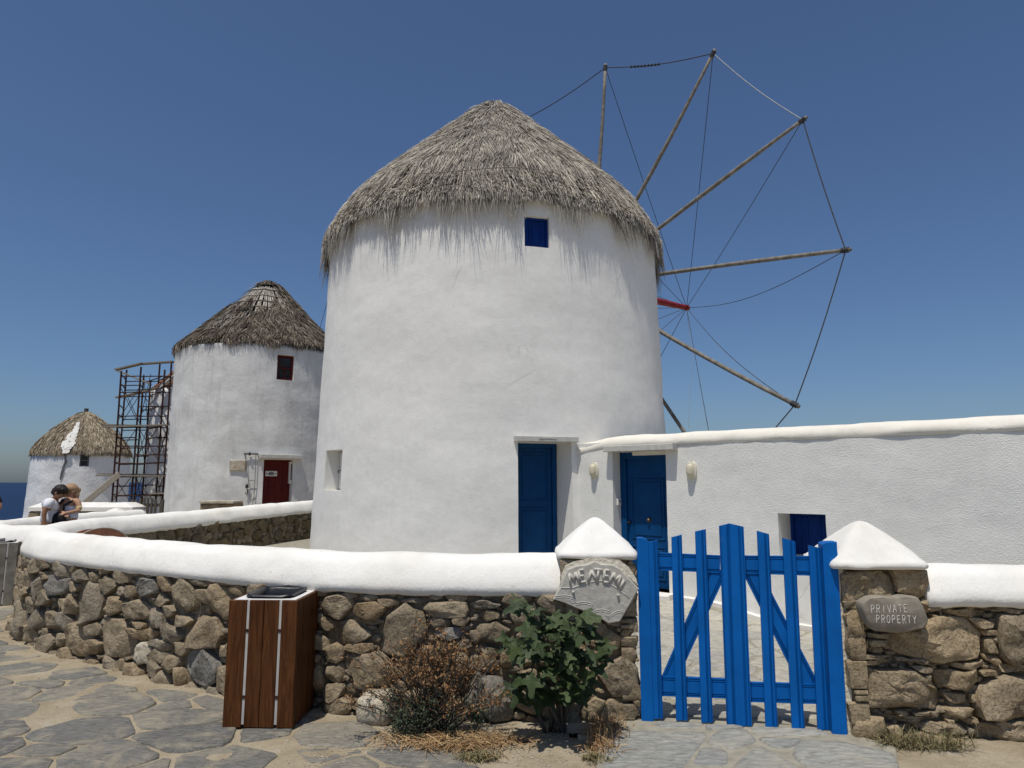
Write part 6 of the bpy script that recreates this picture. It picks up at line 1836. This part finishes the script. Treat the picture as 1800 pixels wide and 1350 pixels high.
    if shirt.get('sleeves', True):
        for s in 'lr': js['sl' + s] = (V(J['sh' + s]).lerp(V(J['el' + s]), .62), .064); bs.append(('sh' + s, 'sl' + s))
    else:
        js.pop('shl'); js.pop('shr'); bs = bs[:3]; js['neck0'] = (V(J['chest']).lerp(V(J['neck']), .42), (.13, .085))
    skin_obj('shirt' if shirt.get('sleeves', True) else 'top', js, bs, shirt['mat'], t)
    jl = {'hip': (J['hip'], (.17, .13))}; bl = []
    for s in 'lr':
        jl['lg' + s] = (jb['lg' + s][0], .105); jl['kn' + s] = (J['kn' + s], .08); jl['an' + s] = (V(J['an' + s]).lerp(V(J['kn' + s]), .08), .062); bl += [('hip', 'lg' + s), ('lg' + s, 'kn' + s), ('kn' + s, 'an' + s)]
    skin_obj('trousers' if shirt.get('sleeves', True) else 'skirt', jl, bl, legs, t)
    m = MB()
    for s in 'lr':
        p = V(J['an' + s]); f_ = V((face[0], face[1], 0)).normalized(); ball(m, p + f_ * .08 - V((0, 0, .05)), .12 if abs(f_.x) > .5 else .05, .05 if abs(f_.x) > .5 else .12, .04)
    m.build('shoes', M['black_cloth'], t, smooth=True)
    return t, jb
GZ = -1.74
def P3(px, py, Y, dx=0, dz=0): 
    v = at_y(px, py, Y); return (v.x + dx, v.y, v.z + dz)
Ym = 11.35
man = dict(hip=P3(83, 922, Ym), chest=P3(88, 893, Ym + .02), neck=P3(97, 876, Ym), head=P3(106, 867, Ym - .02), shl=P3(91, 885, Ym + .20), shr=P3(84, 884, Ym - .19),
           ell=P3(101, 900, Ym + .20), wrl=P3(113, 905, Ym + .10), elr=P3(77, 903, Ym - .22), wrr=P3(78, 921, Ym - .22))
hp = man['hip']; man.update(knl=(hp[0] - .02, Ym + .10, -1.27), knr=(hp[0] - .06, Ym - .10, -1.27), anl=(hp[0] - .03, Ym + .11, GZ + .08), anr=(hp[0] - .12, Ym - .11, GZ + .08))
tman, jm = person('dark haired person in white T-shirt leaning in to embrace the person with the black bag', man, M['hair_dark'], {'mat': M['tshirt']}, M['trousers'], M['tan_skin'], GZ, face=(.85, -.1, -.35))
Yw = 11.55
wom = dict(hip=P3(124, 917, Yw), chest=P3(124, 892, Yw), neck=P3(124, 876, Yw), head=P3(123, 865, Yw), shl=P3(137, 881, Yw - .02), shr=P3(111, 881, Yw - .06),
           ell=P3(140, 897, Yw - .06), wrl=P3(121, 901, Yw - .24), elr=P3(107, 897, Yw - .12), wrr=P3(113, 903, Yw - .24))
hp = wom['hip']; wom.update(knl=(hp[0] + .08, Yw - .04, -1.28), knr=(hp[0] - .08, Yw - .04, -1.28), anl=(hp[0] + .09, Yw, GZ + .08), anr=(hp[0] - .09, Yw, GZ + .08))
twom, jw = person('fair haired person in pale blue top, embraced by the person in the white T-shirt', wom, M['hair_fair'], {'mat': M['dress'], 'sleeves': False}, M['dress'], M['skin'], GZ, face=(-.55, -.75, -.1), long_hair=True)
V = Vector
mb = MB()
sl_, sr_ = V(wom['shl']), V(wom['shr']); ch = V(wom['chest'])
for a, b in ((sr_.lerp(ch, .15) + V((.03, 0, .06)), ch + V((-.13, -.14, -.10))), (sl_.lerp(ch, .2) + V((-.03, 0, .05)), ch + V((-.02, -.16, -.10)))):
    md = a.lerp(b, .5) + V((0, -.12, .02)); mb.tube([a, md, b], .019, 6)
mb.build('bag_strap', M['black_cloth'], twom)
bag = empty('shoulder_bag', ch + V((-.10, -.2, -.2)), 'black shoulder bag held against the front of the person in the pale blue top', 'bag')
mb = MB(); ball(mb, ch + V((-.10, -.20, -.17)), .17, .06, .10, 14, 9, jit=.25); mb.build('pouch', M['black_cloth'], bag, smooth=True)
mb = MB(); el = V(wom['ell']); mb.tube([el.lerp(sl_, .18) + V((0, -.005, 0)), el.lerp(sl_, .38) + V((0, -.005, 0))], .047, 10); mb.build('arm_band', M['yellow'], twom)
Yl = 12.6
be = at_y(3, 893, Yl); hx = be.x - .30
lft = dict(hip=(hx, Yl, -.80), chest=(hx - .02, Yl, -.45), neck=(hx, Yl, -.20), head=(hx, Yl, -.06), shl=(hx - .2, Yl, -.27), shr=(hx + .19, Yl, -.27), ell=(hx - .3, Yl, -.5), wrl=(hx - .2, Yl - .2, -.62),
           elr=(be.x - .01, Yl - .02, be.z), wrr=(be.x - .17, Yl - .2, be.z - .12), knl=(hx - .1, Yl, -1.28), knr=(hx + .1, Yl, -1.28), anl=(hx - .1, Yl, GZ + .08), anr=(hx + .1, Yl, GZ + .08))
person('person in a black shirt at the left edge, only a bent bare elbow in view', lft, M['hair_dark'], {'mat': M['black_cloth']}, M['trousers'], M['tan_skin'], GZ, face=(-.5, -.8, 0))

# thin cable running from the second mill behind the big one
cb = MB(); p, q = at_y(560, 585, 24.5), at_y(592, 470, 19.0)
cb.tube([p.lerp(q, t_) for t_ in np.linspace(-.05, 1.6, 8)], .008, 5)
cbl = cb.build('stay_cable', M['rope']); tag(cbl, 'thin dark cable in the sky between the two nearest windmills', 'cable')
